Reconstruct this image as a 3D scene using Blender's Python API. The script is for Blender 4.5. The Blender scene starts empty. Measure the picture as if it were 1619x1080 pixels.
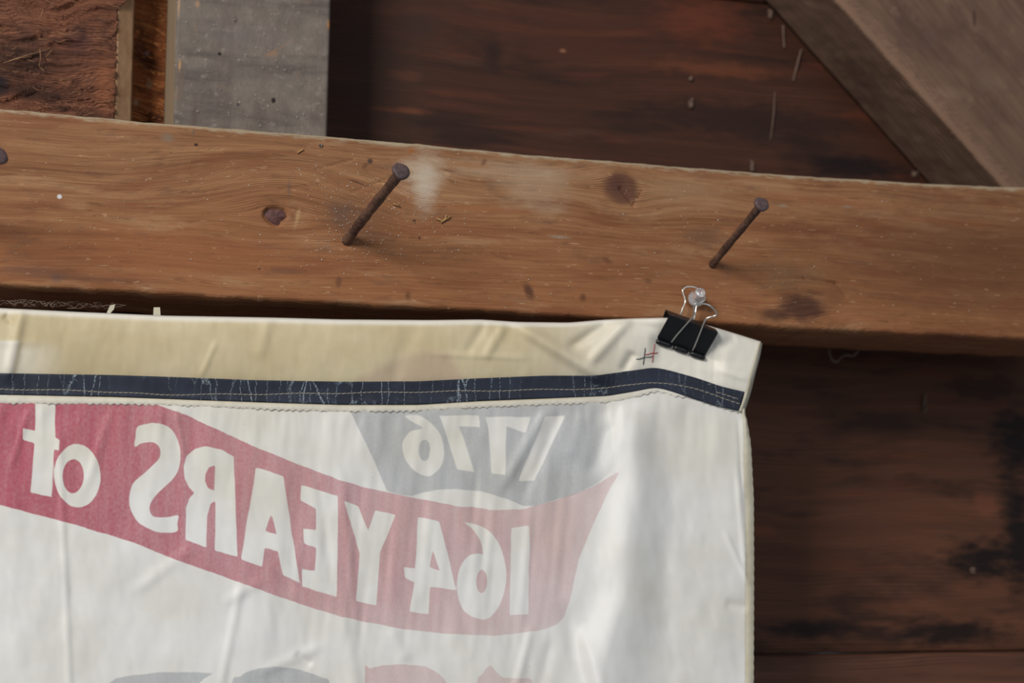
import bpy, bmesh, math, random
import numpy as np
from mathutils import Vector, Matrix

# ------------------------------------------------------------------ camera, sky, lamps, exposure
S = bpy.context.scene
COL = S.collection
F_PX, DIST = 2248.0, 0.80
YAW, PITCH, ROLL = math.radians(14), math.radians(9), math.radians(0.2)
CAM = np.array([0.0, -DIST, 0.0])
FW = np.array([math.sin(YAW)*math.cos(PITCH), math.cos(YAW)*math.cos(PITCH), math.sin(PITCH)])
RT0 = np.array([math.cos(YAW), -math.sin(YAW), 0.0]); UP0 = np.cross(RT0, FW)
RT = math.cos(ROLL)*RT0 + math.sin(ROLL)*UP0
UP = -math.sin(ROLL)*RT0 + math.cos(ROLL)*UP0

cam_d = bpy.data.cameras.new('camera'); cam = bpy.data.objects.new('camera', cam_d); COL.objects.link(cam)
cam.matrix_world = Matrix(((RT[0], UP[0], -FW[0], CAM[0]), (RT[1], UP[1], -FW[1], CAM[1]),
                           (RT[2], UP[2], -FW[2], CAM[2]), (0, 0, 0, 1)))
cam_d.sensor_width = 36.0; cam_d.lens = 36.0*F_PX/1619.0
cam_d.clip_start = 0.01; cam_d.clip_end = 50
cam_d.dof.use_dof = True; cam_d.dof.focus_distance = 0.80; cam_d.dof.aperture_fstop = 5.6
S.camera = cam

w = bpy.data.worlds.new('dim_barn_light'); S.world = w; w.use_nodes = True
wb = w.node_tree.nodes['Background']; wb.inputs[0].default_value = (0.80, 0.88, 1.0, 1); wb.inputs[1].default_value = 0.19

def area(name, loc, aim, sx, sy, power, col):
    d = bpy.data.lights.new(name, 'AREA'); d.shape = 'RECTANGLE'; d.size = sx; d.size_y = sy
    d.energy = power; d.color = col
    o = bpy.data.objects.new(name, d); COL.objects.link(o); o.location = loc
    o.rotation_euler = (Vector(aim)-Vector(loc)).to_track_quat('-Z', 'Y').to_euler()
    return o
area('barn_door_daylight', (-1.45, -1.85, 1.25), (0.2, 0, 0.1), 0.8, 0.95, 66, (1.0, 0.985, 0.955))
area('added_right_fill', (1.2, -2.6, 0.5), (0.3, 0, 0.0), 1.2, 1.2, 9, (0.92, 0.96, 1.0))  # added fill lamp from the right, no such window is known

S.view_settings.view_transform = 'Standard'; S.view_settings.look = 'None'
S.view_settings.gamma = 1.0; S.view_settings.exposure = 0.0; S.view_settings.use_curve_mapping = False

# ------------------------------------------------------------------ helpers
def at(u, v, Y):
    """point of the vertical plane y = Y seen at frame position u, v (arrays welcome)"""
    u, v, Y = np.broadcast_arrays(np.asarray(u, float), np.asarray(v, float), np.asarray(Y, float))
    d = FW + RT*((u-809.5)/F_PX)[..., None] - UP*((v-540)/F_PX)[..., None]
    return CAM + d*((Y+DIST)/d[..., 1])[..., None]

def lin(c):
    c = np.array(c[:3], float)/255.0
    return tuple(np.where(c <= 0.04045, c/12.92, ((c+0.055)/1.055)**2.4))

def hash2(ix, iy, seed):
    h = (ix.astype(np.int64)*374761393 + iy.astype(np.int64)*668265263 + seed*1274126177) & 0xffffffff
    h = ((h ^ (h >> 13))*1274126177) & 0xffffffff
    return ((h ^ (h >> 16)) & 0xffff)/65535.0
def vnoise(x, y, seed=0):
    x = np.asarray(x, float); y = np.asarray(y, float)
    x, y = np.broadcast_arrays(x, y)
    ix = np.floor(x); iy = np.floor(y); fx = x-ix; fy = y-iy
    fx = fx*fx*(3-2*fx); fy = fy*fy*(3-2*fy)
    a = hash2(ix, iy, seed); b = hash2(ix+1, iy, seed); c = hash2(ix, iy+1, seed); d = hash2(ix+1, iy+1, seed)
    return (a*(1-fx)+b*fx)*(1-fy)+(c*(1-fx)+d*fx)*fy*1.0
def fbm(x, y, seed=0, oct=4):
    s = 0; a = 0.5; t = 0
    for k in range(oct):
        s = s + a*vnoise(np.asarray(x)*2**k, np.asarray(y)*2**k, seed+k*17); t += a; a *= 0.5
    return s/t-0.5

def sstep(a, b, x):
    t = np.clip((np.asarray(x, float)-a)/(b-a), 0, 1); return t*t*(3-2*t)

def poly_y(pts):
    xs = np.array([p[0] for p in pts], float); ys = np.array([p[1] for p in pts], float)
    k = np.array([1, 2, 1])/4.0
    def f(u):
        u = np.asarray(u, float)
        def g(q):
            r = np.interp(q, xs, ys)
            r = np.where(q < xs[0], ys[0]+(q-xs[0])*(ys[1]-ys[0])/(xs[1]-xs[0]), r)
            return np.where(q > xs[-1], ys[-1]+(q-xs[-1])*(ys[-1]-ys[-2])/(xs[-1]-xs[-2]), r)
        return 0.25*g(u-9)+0.5*g(u)+0.25*g(u+9)
    return f

def obj(name, verts, faces, mat=None, parent=None, smooth=True, attrs=None):
    me = bpy.data.meshes.new(name)
    me.from_pydata([tuple(map(float, q)) for q in verts], [], faces)
    if mat: me.materials.append(mat)
    if smooth: me.polygons.foreach_set('use_smooth', [True]*len(me.polygons))
    if attrs:
        for k, a in attrs.items():
            at_ = me.attributes.new(k, 'FLOAT', 'POINT'); at_.data.foreach_set('value', np.asarray(a, np.float32).ravel())
    me.update()
    o = bpy.data.objects.new(name, me); COL.objects.link(o)
    if parent: o.parent = parent
    return o

def grid_faces(n, m, close=False, flip=False):
    fs = []
    for i in range(n-1):
        for j in range(m-1 if not close else m):
            k = (j+1) % m
            q = (i*m+j, (i+1)*m+j, (i+1)*m+k, i*m+k)
            fs.append(q[::-1] if flip else q)
    return fs

def grid(name, P, mat, parent=None, flip=False, attrs=None, smooth=True):
    n, m, _ = P.shape
    return obj(name, P.reshape(-1, 3), grid_faces(n, m, flip=flip), mat, parent, smooth, attrs)

def loft(name, rings, mat, parent=None, smooth=True, flip=False):
    """closed rings -> solid with capped ends"""
    R = np.asarray(rings); n, m, _ = R.shape
    fs = grid_faces(n, m, close=True, flip=flip)
    a = tuple(range(m)); b = tuple((n-1)*m+j for j in range(m))
    fs += [a if not flip else a[::-1], b[::-1] if not flip else b]
    return obj(name, R.reshape(-1, 3), fs, mat, parent, smooth)

def tube(name, pts, rad, mat, parent=None, seg=10, closed=False, join=None):
    pts = np.asarray(pts, float); n = len(pts)
    rad = np.broadcast_to(np.asarray(rad, float), (n,))
    rings = []
    prev = None
    for i in range(n):
        t = pts[min(i+1, n-1)]-pts[max(i-1, 0)]; t = t/(np.linalg.norm(t)+1e-12)
        if prev is None:
            a = np.array([0, 0, 1.0]) if abs(t[2]) < 0.9 else np.array([1.0, 0, 0])
        else: a = prev
        nrm = a-t*(a@t); nrm /= np.linalg.norm(nrm); prev = nrm
        b = np.cross(t, nrm)
        th = np.linspace(0, 2*math.pi, seg, endpoint=False)
        rings.append(pts[i]+rad[i]*(np.cos(th)[:, None]*nrm+np.sin(th)[:, None]*b))
    if join is not None:
        join.append(np.asarray(rings)); return None
    return loft(name, rings, mat, parent)

def join_tubes(name, rings_list, mat, parent=None):
    V = []; Fc = []
    for R in rings_list:
        n, m, _ = R.shape; o = len(V); V += list(R.reshape(-1, 3))
        Fc += [tuple(o+i for i in f) for f in grid_faces(n, m, close=True)]
        Fc += [tuple(o+j for j in range(m)), tuple(o+(n-1)*m+j for j in range(m))[::-1]]
    return obj(name, V, Fc, mat, parent)

def smooth_path(pts, k=8):
    p = np.asarray(pts, float); out = []
    for i in range(len(p)-1):
        p0 = p[max(i-1, 0)]; p1 = p[i]; p2 = p[i+1]; p3 = p[min(i+2, len(p)-1)]
        for s in range(k):
            t = s/k
            out.append(0.5*((2*p1)+(p2-p0)*t+(2*p0-5*p1+4*p2-p3)*t*t+(3*p1-p0-3*p2+p3)*t**3))
    out.append(p[-1]); return np.array(out)
def smooth_loop(pts, k=6):
    p = np.asarray(pts, float); n = len(p); out = []
    for i in range(n):
        p0, p1, p2, p3 = p[i-1], p[i], p[(i+1) % n], p[(i+2) % n]
        for s in range(k):
            t = s/k
            out.append(0.5*((2*p1)+(p2-p0)*t+(2*p0-5*p1+4*p2-p3)*t*t+(3*p1-p0-3*p2+p3)*t**3))
    return np.array(out)

def empty(name, loc):
    o = bpy.data.objects.new(name, None); COL.objects.link(o); o.location = loc
    o.empty_display_size = 0.01
    return o
def adopt(root, *ch):
    inv = Matrix.Translation(-Vector(root.location))
    for c in ch:
        c.parent = root; c.matrix_parent_inverse = inv
def tag(o, label=None, cat=None, group=None, kind=None):
    if label: o['label'] = label
    if cat: o['category'] = cat
    if group: o['group'] = group
    if kind: o['kind'] = kind
    return o

# ------------------------------------------------------------------ node helper
class NT:
    def __init__(s, name):
        s.m = bpy.data.materials.new(name); s.m.use_nodes = True
        s.t = s.m.node_tree; s.t.nodes.clear()
        s.out = s.t.nodes.new('ShaderNodeOutputMaterial')
        s.b = s.t.nodes.new('ShaderNodeBsdfPrincipled')
        s.t.links.new(s.b.outputs[0], s.out.inputs[0])
    def set(s, sock, val):
        if val is None: return
        if isinstance(val, bpy.types.NodeSocket): s.t.links.new(val, sock)
        elif isinstance(val, (tuple, list)) and len(val) == 3 and sock.type == 'RGBA': sock.default_value = (*val, 1)
        else: sock.default_value = val
    def math(s, op, a, b=None, c=None, clamp=False):
        n = s.t.nodes.new('ShaderNodeMath'); n.operation = op; n.use_clamp = clamp
        s.set(n.inputs[0], a); s.set(n.inputs[1], b); s.set(n.inputs[2], c); return n.outputs[0]
    def sep(s):
        c = s.t.nodes.new('ShaderNodeTexCoord'); x = s.t.nodes.new('ShaderNodeSeparateXYZ')
        s.t.links.new(c.outputs['Object'], x.inputs[0]); return x.outputs
    def vec(s, x, y, z=0.0):
        n = s.t.nodes.new('ShaderNodeCombineXYZ')
        s.set(n.inputs[0], x); s.set(n.inputs[1], y); s.set(n.inputs[2], z); return n.outputs[0]
    def sc(s, x, k, off=0.0): return s.math('MULTIPLY_ADD', x, k, off)
    def noise(s, v, scale=1.0, detail=3.0, rough=0.55, dist=0.0):
        n = s.t.nodes.new('ShaderNodeTexNoise'); s.set(n.inputs['Vector'], v)
        n.inputs['Scale'].default_value = scale; n.inputs['Detail'].default_value = detail
        n.inputs['Roughness'].default_value = rough; n.inputs['Distortion'].default_value = dist
        return n.outputs[0]
    def map(s, x, a, b, c=0.0, d=1.0, smooth=True):
        n = s.t.nodes.new('ShaderNodeMapRange'); n.interpolation_type = 'SMOOTHSTEP' if smooth else 'LINEAR'
        s.set(n.inputs[0], x)
        for i, q in enumerate((a, b, c, d)): s.set(n.inputs[i+1], q)
        return n.outputs[0]
    def ramp(s, x, stops):
        n = s.t.nodes.new('ShaderNodeValToRGB'); s.set(n.inputs[0], x)
        e = n.color_ramp.elements
        while len(e) < len(stops): e.new(0.5)
        for k, (p, c) in enumerate(stops): e[k].position = p; e[k].color = (*lin(c), 1)
        return n.outputs[0]
    def mix(s, fac, a, b, mode='MIX'):
        n = s.t.nodes.new('ShaderNodeMix'); n.data_type = 'RGBA'; n.blend_type = mode
        s.set(n.inputs[0], fac); s.set(n.inputs[6], a); s.set(n.inputs[7], b); return n.outputs[2]
    def attr(s, name):
        n = s.t.nodes.new('ShaderNodeAttribute'); n.attribute_name = name; return n.outputs['Fac']
    def wave(s, v, scale, dist=0.0, dsc=1.0, prof='SIN', direction='X'):
        n = s.t.nodes.new('ShaderNodeTexWave'); s.set(n.inputs['Vector'], v); n.wave_profile = prof
        n.bands_direction = direction
        n.inputs['Scale'].default_value = scale; n.inputs['Distortion'].default_value = dist
        n.inputs['Detail Scale'].default_value = dsc; return n.outputs[1]
    def vor(s, v, scale, feature='DISTANCE_TO_EDGE'):
        n = s.t.nodes.new('ShaderNodeTexVoronoi'); n.feature = feature; s.set(n.inputs['Vector'], v)
        n.inputs['Scale'].default_value = scale; return n.outputs['Distance']
    def bump(s, h, strength=0.3, dist=0.001):
        n = s.t.nodes.new('ShaderNodeBump'); s.set(n.inputs['Height'], h)
        n.inputs['Strength'].default_value = strength; n.inputs['Distance'].default_value = dist
        s.t.links.new(n.outputs[0], s.b.inputs['Normal'])
    def done(s, col=None, rough=0.7, metal=0.0, spec=0.3):
        s.set(s.b.inputs['Base Color'], lin(col) if isinstance(col, (tuple, list)) else col)
        s.set(s.b.inputs['Roughness'], rough); s.b.inputs['Metallic'].default_value = metal
        s.b.inputs['Specular IOR Level'].default_value = spec
        return s.m

def stain_shade_mask(n, x, z, c, r, soft=0.6, wob=0.5, tilt=0.0, seed=0.0, fx=60, fz=160):
    dx = n.math('SUBTRACT', x, c[0]); dz = n.math('SUBTRACT', z, c[1])
    if tilt:
        ct, st = math.cos(tilt), math.sin(tilt)
        dx, dz = (n.math('ADD', n.math('MULTIPLY', dx, ct), n.math('MULTIPLY', dz, st)),
                  n.math('SUBTRACT', n.math('MULTIPLY', dz, ct), n.math('MULTIPLY', dx, st)))
    l = n.math('SQRT', n.math('ADD', n.math('POWER', n.math('ABSOLUTE', n.math('DIVIDE', dx, r[0])), 2),
                              n.math('POWER', n.math('ABSOLUTE', n.math('DIVIDE', dz, r[1])), 2)))
    nz = n.noise(n.vec(n.sc(x, fx, seed), n.sc(z, fz, seed*0.7)), 1, 3, 0.6)
    l = n.math('ADD', l, n.math('MULTIPLY', n.math('SUBTRACT', nz, 0.5), wob*2))
    return n.map(l, 1.0, 1.0-soft, 0, 1)

MMPX = 0.00037
def wood(name, stops, Y, axis='X', seed=0.0, knots=(), stains_shade=(), fine=700, rings=280, ring_amt=0.25, blotch=None,
         fleck=None, rough=0.75, bump=0.25, tilt=0.0, fine_amt=0.4, mid_amt=0.45, warp_amt=0.012, spec=0.25, edge=None, fx=14, mx=4, low=None):
    """stains: (u, v, ru, rv, colour, strength[, soft, wobble, tilt]) given on the face at depth Y"""
    n = NT(name); xs = n.sep(); x, z = xs[0], xs[2]
    y = xs[1]
    gx, gz = (x, z) if axis == 'X' else (z, x)
    if tilt:
        ct, st = math.cos(tilt), math.sin(tilt)
        gx, gz = (n.math('ADD', n.math('MULTIPLY', x, ct), n.math('MULTIPLY', z, st)),
                  n.math('SUBTRACT', n.math('MULTIPLY', z, ct), n.math('MULTIPLY', x, st)))
    gz = n.math('ADD', gz, n.math('MULTIPLY', y, 0.83))
    wz = n.noise(n.vec(n.sc(gx, 5, seed), n.sc(gz, 14, seed*1.3)), 1, 2, 0.5)
    g = n.math('ADD', gz, n.math('MULTIPLY', n.math('SUBTRACT', wz, 0.5), warp_amt*2))
    for (u, v, ru, rv, c) in knots:
        k = at(u, v, Y); kx, kz = (k[0], k[2]) if axis == 'X' else (k[2], k[0])
        dx = n.math('DIVIDE', n.math('SUBTRACT', gx, float(kx)), ru*MMPX)
        dzr = n.math('SUBTRACT', gz, float(kz)); dz = n.math('DIVIDE', dzr, rv*MMPX)
        q = n.math('ADD', n.math('MULTIPLY', dx, dx), n.math('MULTIPLY', dz, dz))
        e = n.math('MULTIPLY', n.math('EXPONENT', n.math('MULTIPLY', q, -1.0)), c)
        g = n.math('SUBTRACT', g, n.math('MULTIPLY', e, dzr))
    f = n.noise(n.vec(n.sc(gx, fx, seed), n.sc(g, fine, seed)), 1, 4, 0.6)
    m = n.noise(n.vec(n.sc(gx, mx, seed+3), n.sc(g, 85, seed+5)), 1, 4, 0.6)
    r = n.wave(n.vec(n.sc(g, rings), n.sc(gx, 3, seed)), 1.0, 2.2, 1.3)
    rm = n.noise(n.vec(n.sc(gx, 7, seed+9), n.sc(g, 30, seed+1)), 1, 2, 0.5)
    ra = n.math('MULTIPLY', n.map(rm, 0.38, 0.66), ring_amt)
    val = n.math('ADD', n.math('MULTIPLY_ADD', f, fine_amt, n.math('MULTIPLY', m, mid_amt)),
                 n.math('MULTIPLY_ADD', n.math('SUBTRACT', r, 0.5), ra, (1-fine_amt-mid_amt)*0.5))
    val = n.math('MULTIPLY_ADD', n.math('SUBTRACT', val, 0.5), 1.7, 0.5, clamp=True)
    col = n.ramp(val, stops)
    if low:      # redder heartwood towards the lower edge of the timber
        lw = n.map(n.math('MULTIPLY_ADD', n.math('SUBTRACT', m, 0.5), 0.07, z), low[1], low[2])
        col = n.mix(n.math('MULTIPLY', lw, low[3]), col, n.mix(0.45, lin(low[0]), col))
    if blotch:
        for i, (bc, lo, hi, bx, bz, amt) in enumerate(blotch):
            b = n.noise(n.vec(n.sc(gx, bx, seed+i*7.3), n.sc(g, bz, seed+i*3.1)), 1, 4, 0.62)
            col = n.mix(n.math('MULTIPLY', n.map(b, lo, hi), amt), col, lin(bc))
    for i, st_ in enumerate(stains_shade):
        u, v, ru, rv, sc_, amt = st_[:6]
        soft = st_[6] if len(st_) > 6 else 0.7; wob = st_[7] if len(st_) > 7 else 0.5; tl = st_[8] if len(st_) > 8 else 0.0
        k = at(u, v, Y); s_ = (Y+DIST)/F_PX*1.04
        mk = stain_shade_mask(n, x, z, (float(k[0]), float(k[2])), (ru*s_, rv*s_), soft, wob, tl, seed+i*1.7)
        col = n.mix(n.math('MULTIPLY', mk, amt), col, lin(sc_))
    if edge:      # pale bare edge along a height given by an attribute
        ea = n.attr('edge'); en = n.noise(n.vec(n.sc(x, 120, 2), n.sc(z, 500, 1)), 1, 4, 0.6)
        col = n.mix(n.math('MULTIPLY', n.map(n.math('MULTIPLY_ADD', n.math('SUBTRACT', en, 0.5), 1.2, ea), 0.35, 0.8), edge[1]), col, lin(edge[0]))
    if fleck:
        for i, (fc, th, fx, fz, amt) in enumerate(fleck):
            q = n.noise(n.vec(n.sc(gx, fx, seed+i*5.5), n.sc(g, fz, seed+i)), 1, 2, 0.5)
            col = n.mix(n.math('MULTIPLY', n.map(q, th, th+0.05), amt), col, lin(fc))
    n.bump(n.math('ADD', n.math('MULTIPLY', f, 0.6), n.math('MULTIPLY', r, 0.4 if ring_amt else 0.0)), bump, 0.0012)
    return n.done(col, rough, 0, spec)

def plain(name, col, rough=0.7, metal=0.0, spec=0.3, var=0.0, sc=200, bump=0.0):
    n = NT(name); xs = n.sep(); v = n.vec(xs[0], xs[1], xs[2])
    q = n.noise(v, sc, 4, 0.6); c = lin(col)
    cc = n.mix(n.map(q, 0.3, 0.7), tuple(np.array(c)*(1-var)), tuple(np.minimum(np.array(c)*(1+var), 1)))
    if bump: n.bump(q, bump, 0.0008)
    return n.done(cc, rough, metal, spec)

# ------------------------------------------------------------------ materials of wood
BEAM_TOP = poly_y([(-300, 150), (0, 175), (260, 198), (517, 218), (667, 231), (833, 247), (1040, 264), (1265, 280.5), (1469, 293), (1619, 299.5), (1900, 313)])
BEAM_BOT = poly_y([(-300, 432), (0, 447), (200, 457), (333, 466), (540, 477), (800, 491), (967, 500), (1250, 515), (1619, 534), (1900, 548)])

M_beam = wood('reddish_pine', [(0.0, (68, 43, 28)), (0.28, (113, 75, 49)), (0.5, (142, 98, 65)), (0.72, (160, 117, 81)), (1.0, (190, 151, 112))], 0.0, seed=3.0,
    knots=[(982, 297, 75, 48, 0.75), (435, 342, 60, 28, 0.6), (1275, 490, 95, 55, 0.75), (470, 225, 160, 70, -1.3), (655, 300, 50, 60, 0.5)],
    ring_amt=0.24, rings=420, warp_amt=0.008, fine_amt=0.5, fx=22, low=((146, 86, 48), 0.235, 0.160, 0.7), mid_amt=0.42,
    blotch=[((116, 66, 40), 0.50, 0.70, 9, 45, 0.65), ((174, 134, 98), 0.54, 0.72, 14, 70, 0.5), ((104, 76, 60), 0.56, 0.72, 30, 90, 0.5), ((96, 62, 42), 0.55, 0.70, 60, 260, 0.45)],
    fleck=[((206, 172, 136), 0.70, 70, 1100, 0.6), ((74, 46, 32), 0.70, 45, 700, 0.65), ((190, 152, 116), 0.68, 160, 420, 0.4), ((92, 60, 42), 0.68, 260, 900, 0.5)],
    stains_shade=[(668, 275, 48, 62, (190, 172, 150), 0.7, 0.9, 0.6), (650, 239, 8, 5, (150, 92, 44), 0.8, 0.6, 0.4),
            (800, 270, 190, 26, (176, 150, 122), 0.5, 0.9, 0.5), (850, 300, 90, 60, (176, 150, 122), 0.45, 0.9, 0.7),
            (1080, 300, 130, 40, (160, 126, 94), 0.55, 0.9, 0.5), (760, 330, 110, 8, (150, 92, 56), 0.45, 0.8, 0.6), (745, 262, 60, 7, (152, 98, 60), 0.5, 0.8, 0.5),
            (982, 297, 38, 36, (96, 62, 46), 0.95, 0.45, 0.25), (976, 292, 20, 22, (82, 50, 40), 0.7, 0.7, 0.3),
            (1335, 320, 220, 14, (136, 80, 46), 0.45, 0.8, 0.6), (1500, 350, 160, 10, (150, 84, 44), 0.4, 0.8, 0.6),
            (560, 345, 70, 48, (104, 74, 56), 0.55, 0.9, 0.6), (535, 335, 30, 25, (92, 72, 62), 0.5, 0.9, 0.6), (590, 372, 60, 12, (84, 58, 44), 0.5, 0.9, 0.5),
            (1115, 375, 60, 25, (96, 70, 54), 0.55, 0.9, 0.8), (1250, 435, 90, 40, (132, 98, 68), 0.6, 0.9, 0.7), 
            (1270, 487, 60, 40, (72, 44, 34), 0.9, 0.7, 0.5), (1225, 497, 40, 18, (60, 38, 30), 0.7, 0.8, 0.5), (1320, 470, 30, 35, (120, 74, 48), 0.6, 0.8, 0.5),
            (836, 460, 11, 20, (82, 50, 36), 0.85, 0.7, 0.4, 0.5), (922, 470, 8, 9, (84, 50, 36), 0.7, 0.8, 0.4), (960, 412, 14, 8, (92, 58, 40), 0.7, 0.8, 0.4, -0.5), (1025, 444, 10, 8, (90, 56, 40), 0.6, 0.8, 0.4), (535, 447, 7, 14, (92, 58, 42), 0.6, 0.8, 0.4), (645, 468, 6, 10, (90, 56, 40), 0.6, 0.8, 0.4),
            (585, 255, 6, 6, (70, 54, 48), 0.9, 0.6, 0.3), (577, 262, 5, 9, (96, 60, 42), 0.6, 0.7, 0.3, -0.6), (765, 256, 6, 10, (104, 72, 52), 0.7, 0.8, 0.4, -0.5), (310, 229, 4, 3, (50, 34, 28), 0.9, 0.5, 0.3),
            (508, 231, 5, 4, (66, 56, 48), 0.9, 0.5, 0.3), (265, 218, 15, 10, (130, 112, 96), 0.7, 0.9, 0.5), (306, 210, 4, 8, (110, 90, 76), 0.7, 0.8, 0.4),
            (94, 311, 4, 4, (206, 204, 206), 0.95, 0.4, 0.3), (410, 425, 3, 2, (40, 26, 22), 0.9, 0.4, 0.2), (655, 350, 3, 4, (70, 44, 32), 0.9, 0.5, 0.3), (663, 376, 3, 4, (80, 50, 36), 0.8, 0.5, 0.3),
            (457, 300, 4, 26, (104, 82, 70), 0.6, 0.9, 0.4), (470, 345, 5, 24, (176, 140, 100), 0.6, 0.8, 0.5, -0.2), (885, 375, 26, 5, (160, 144, 128), 0.6, 0.9, 0.6), (1238, 325, 14, 4, (140, 128, 110), 0.7, 0.8, 0.5), (1340, 327, 14, 4, (140, 124, 108), 0.6, 0.8, 0.5),
            (1560, 420, 480, 170, (96, 60, 38), 0.72, 0.9, 0.3), (1050, 420, 260, 60, (120, 76, 48), 0.4, 0.9, 0.6), (250, 400, 320, 50, (146, 88, 54), 0.45, 0.9, 0.7), (672, 300, 26, 60, (190, 176, 158), 0.5, 0.9, 0.6), (620, 225, 60, 12, (190, 170, 142), 0.6, 0.9, 0.5), (60, 430, 70, 16, (104, 74, 60), 0.5, 0.9, 0.6), (90, 440, 16, 10, (84, 72, 70), 0.5, 0.9, 0.6), (150, 441, 120, 8, (100, 66, 50), 0.5, 0.9, 0.5), (30, 450, 60, 8, (176, 128, 88), 0.5, 0.8, 0.5)],  # first, widest patch paints the light falling off along the right of the beam
    edge=((166, 150, 124), 0.85), bump=0.35)

M_wall_up = wood('dark_upper_plank', [(0.0, (36, 21, 15)), (0.3, (52, 30, 21)), (0.55, (66, 38, 26)), (0.8, (82, 47, 32)), (1.0, (104, 60, 40))], 0.128, seed=14.0, fine=300, rings=120, fine_amt=0.25, mid_amt=0.5, ring_amt=0.12,
    blotch=[((34, 22, 18), 0.50, 0.68, 7, 28, 0.7), ((98, 52, 34), 0.55, 0.72, 6, 60, 0.6), ((78, 56, 42), 0.58, 0.72, 10, 55, 0.4)],
    stains_shade=[(900, 60, 360, 60, (84, 46, 31), 0.35, 0.9, 0.6), (600, 130, 120, 160, (54, 37, 28), 0.55, 0.9, 0.4), (660, 40, 60, 40, (50, 34, 30), 0.6, 0.9, 0.6), (1110, 30, 120, 60, (104, 50, 32), 0.6, 0.9, 0.7), (1140, 110, 160, 20, (112, 62, 38), 0.5, 0.8, 0.8), (1180, 190, 260, 44, (40, 24, 20), 0.75, 0.7, 0.8), (1350, 265, 160, 34, (20, 12, 12), 0.85, 0.8, 0.6), (780, 85, 26, 40, (34, 22, 20), 0.7, 0.9, 0.6), (640, 175, 60, 8, (108, 62, 40), 0.7, 0.8, 0.6), (890, 80, 8, 5, (150, 100, 72), 0.8, 0.8, 0.4), (640, 120, 40, 14, (96, 56, 38), 0.4, 0.9, 0.7)],  # tall patch beside the grey board paints that board's soft shadow
    rough=0.6, bump=0.3, spec=0.2)
M_wall = wood('dark_stained_plank', [(0.0, (54, 33, 24)), (0.3, (76, 47, 33)), (0.55, (92, 57, 40)), (0.8, (108, 68, 47)), (1.0, (128, 82, 57))], 0.128, seed=11.0, fine=300, rings=120, fine_amt=0.25, mid_amt=0.5, ring_amt=0.12,
    blotch=[((34, 22, 18), 0.50, 0.68, 7, 28, 0.7), ((98, 52, 34), 0.55, 0.72, 6, 60, 0.6), ((78, 56, 42), 0.58, 0.72, 10, 55, 0.4)],
    stains_shade=[(1605, 700, 75, 100, (17, 11, 10), 0.95, 0.85, 0.7), (1555, 885, 110, 50, (18, 12, 11), 0.95, 0.85, 0.7), (1610, 850, 45, 160, (17, 11, 10), 0.95, 0.85, 0.6), (1500, 1000, 170, 34, (20, 12, 11), 0.93, 0.85, 0.6), (1280, 995, 150, 22, (28, 17, 14), 0.9, 0.85, 0.6), (1560, 800, 36, 26, (110, 64, 44), 0.7, 0.7, 0.7), (1400, 830, 150, 110, (82, 49, 35), 0.4, 0.9, 0.5), (1380, 690, 130, 20, (92, 56, 38), 0.5, 0.8, 0.6), (1210, 840, 30, 14, (120, 66, 46), 0.6, 0.7, 0.6), (1560, 615, 120, 34, (38, 22, 17), 0.7, 0.8, 0.6), (1420, 960, 120, 16, (108, 64, 44), 0.4, 0.8, 0.7)],
    rough=0.6, bump=0.3, spec=0.2)
M_wall_low = wood('lower_plank_wood', [(0.0, (54, 33, 25)), (0.35, (80, 50, 37)), (0.65, (102, 65, 47)), (1.0, (124, 80, 58))], 0.128, seed=23.0, fine=420, rings=160,
    blotch=[((40, 25, 19), 0.50, 0.7, 7, 30, 0.6)], rough=0.6, bump=0.3)
M_grey = wood('weathered_grey_wood', [(0.0, (88, 78, 71)), (0.35, (108, 98, 90)), (0.65, (122, 111, 102)), (1.0, (142, 131, 120))], 0.07, axis='Z', seed=5.0, fine=1300, fx=260, mx=60, rings=200, ring_amt=0.0, fine_amt=0.45, mid_amt=0.5,
    blotch=[((84, 75, 71), 0.46, 0.68, 60, 10, 0.8), ((92, 80, 74), 0.5, 0.7, 18, 40, 0.6), ((150, 138, 126), 0.56, 0.72, 160, 120, 0.5), ((146, 118, 92), 0.6, 0.75, 40, 60, 0.4)],
    fleck=[((200, 196, 190), 0.72, 900, 900, 0.8), ((152, 112, 80), 0.74, 200, 80, 0.6)],
    stains_shade=[(372, 34, 4, 8, (86, 72, 64), 0.8, 0.7, 0.4), (347, 87, 4, 4, (40, 32, 30), 0.95, 0.5, 0.3), (432, 160, 4.5, 6, (36, 30, 28), 0.95, 0.5, 0.3), (376, 167, 4, 4, (70, 64, 66), 0.85, 0.6, 0.3), (430, 86, 14, 7, (146, 112, 86), 0.7, 0.8, 0.5, 0.3), (445, 75, 30, 3, (140, 112, 90), 0.5, 0.8, 0.5, 0.6),
            (308, 185, 6, 40, (92, 78, 70), 0.6, 0.8, 0.5), (285, 130, 8, 70, (110, 92, 76), 0.4, 0.9, 0.6), (312, 8, 6, 8, (176, 136, 104), 0.6, 0.8, 0.5), (283, 10, 3, 30, (176, 142, 106), 0.7, 0.8, 0.5), (284, 105, 3, 14, (182, 140, 102), 0.8, 0.8, 0.5), (519, 40, 3, 12, (190, 128, 74), 0.85, 0.8, 0.5),
            (400, 122, 110, 8, (102, 92, 86), 0.5, 0.9, 0.5), (380, 60, 90, 30, (116, 104, 100), 0.5, 0.9, 0.6), (300, 127, 20, 4, (84, 72, 66), 0.5, 0.9, 0.5)],
    rough=0.85, bump=0.3, spec=0.15)
M_greyside = wood('pale_sawn_wood', [(0.0, (104, 86, 68)), (0.5, (130, 109, 86)), (1.0, (152, 130, 104))], 0.08, axis='Z', seed=7.0, fine=900, rough=0.85, bump=0.2)
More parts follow.
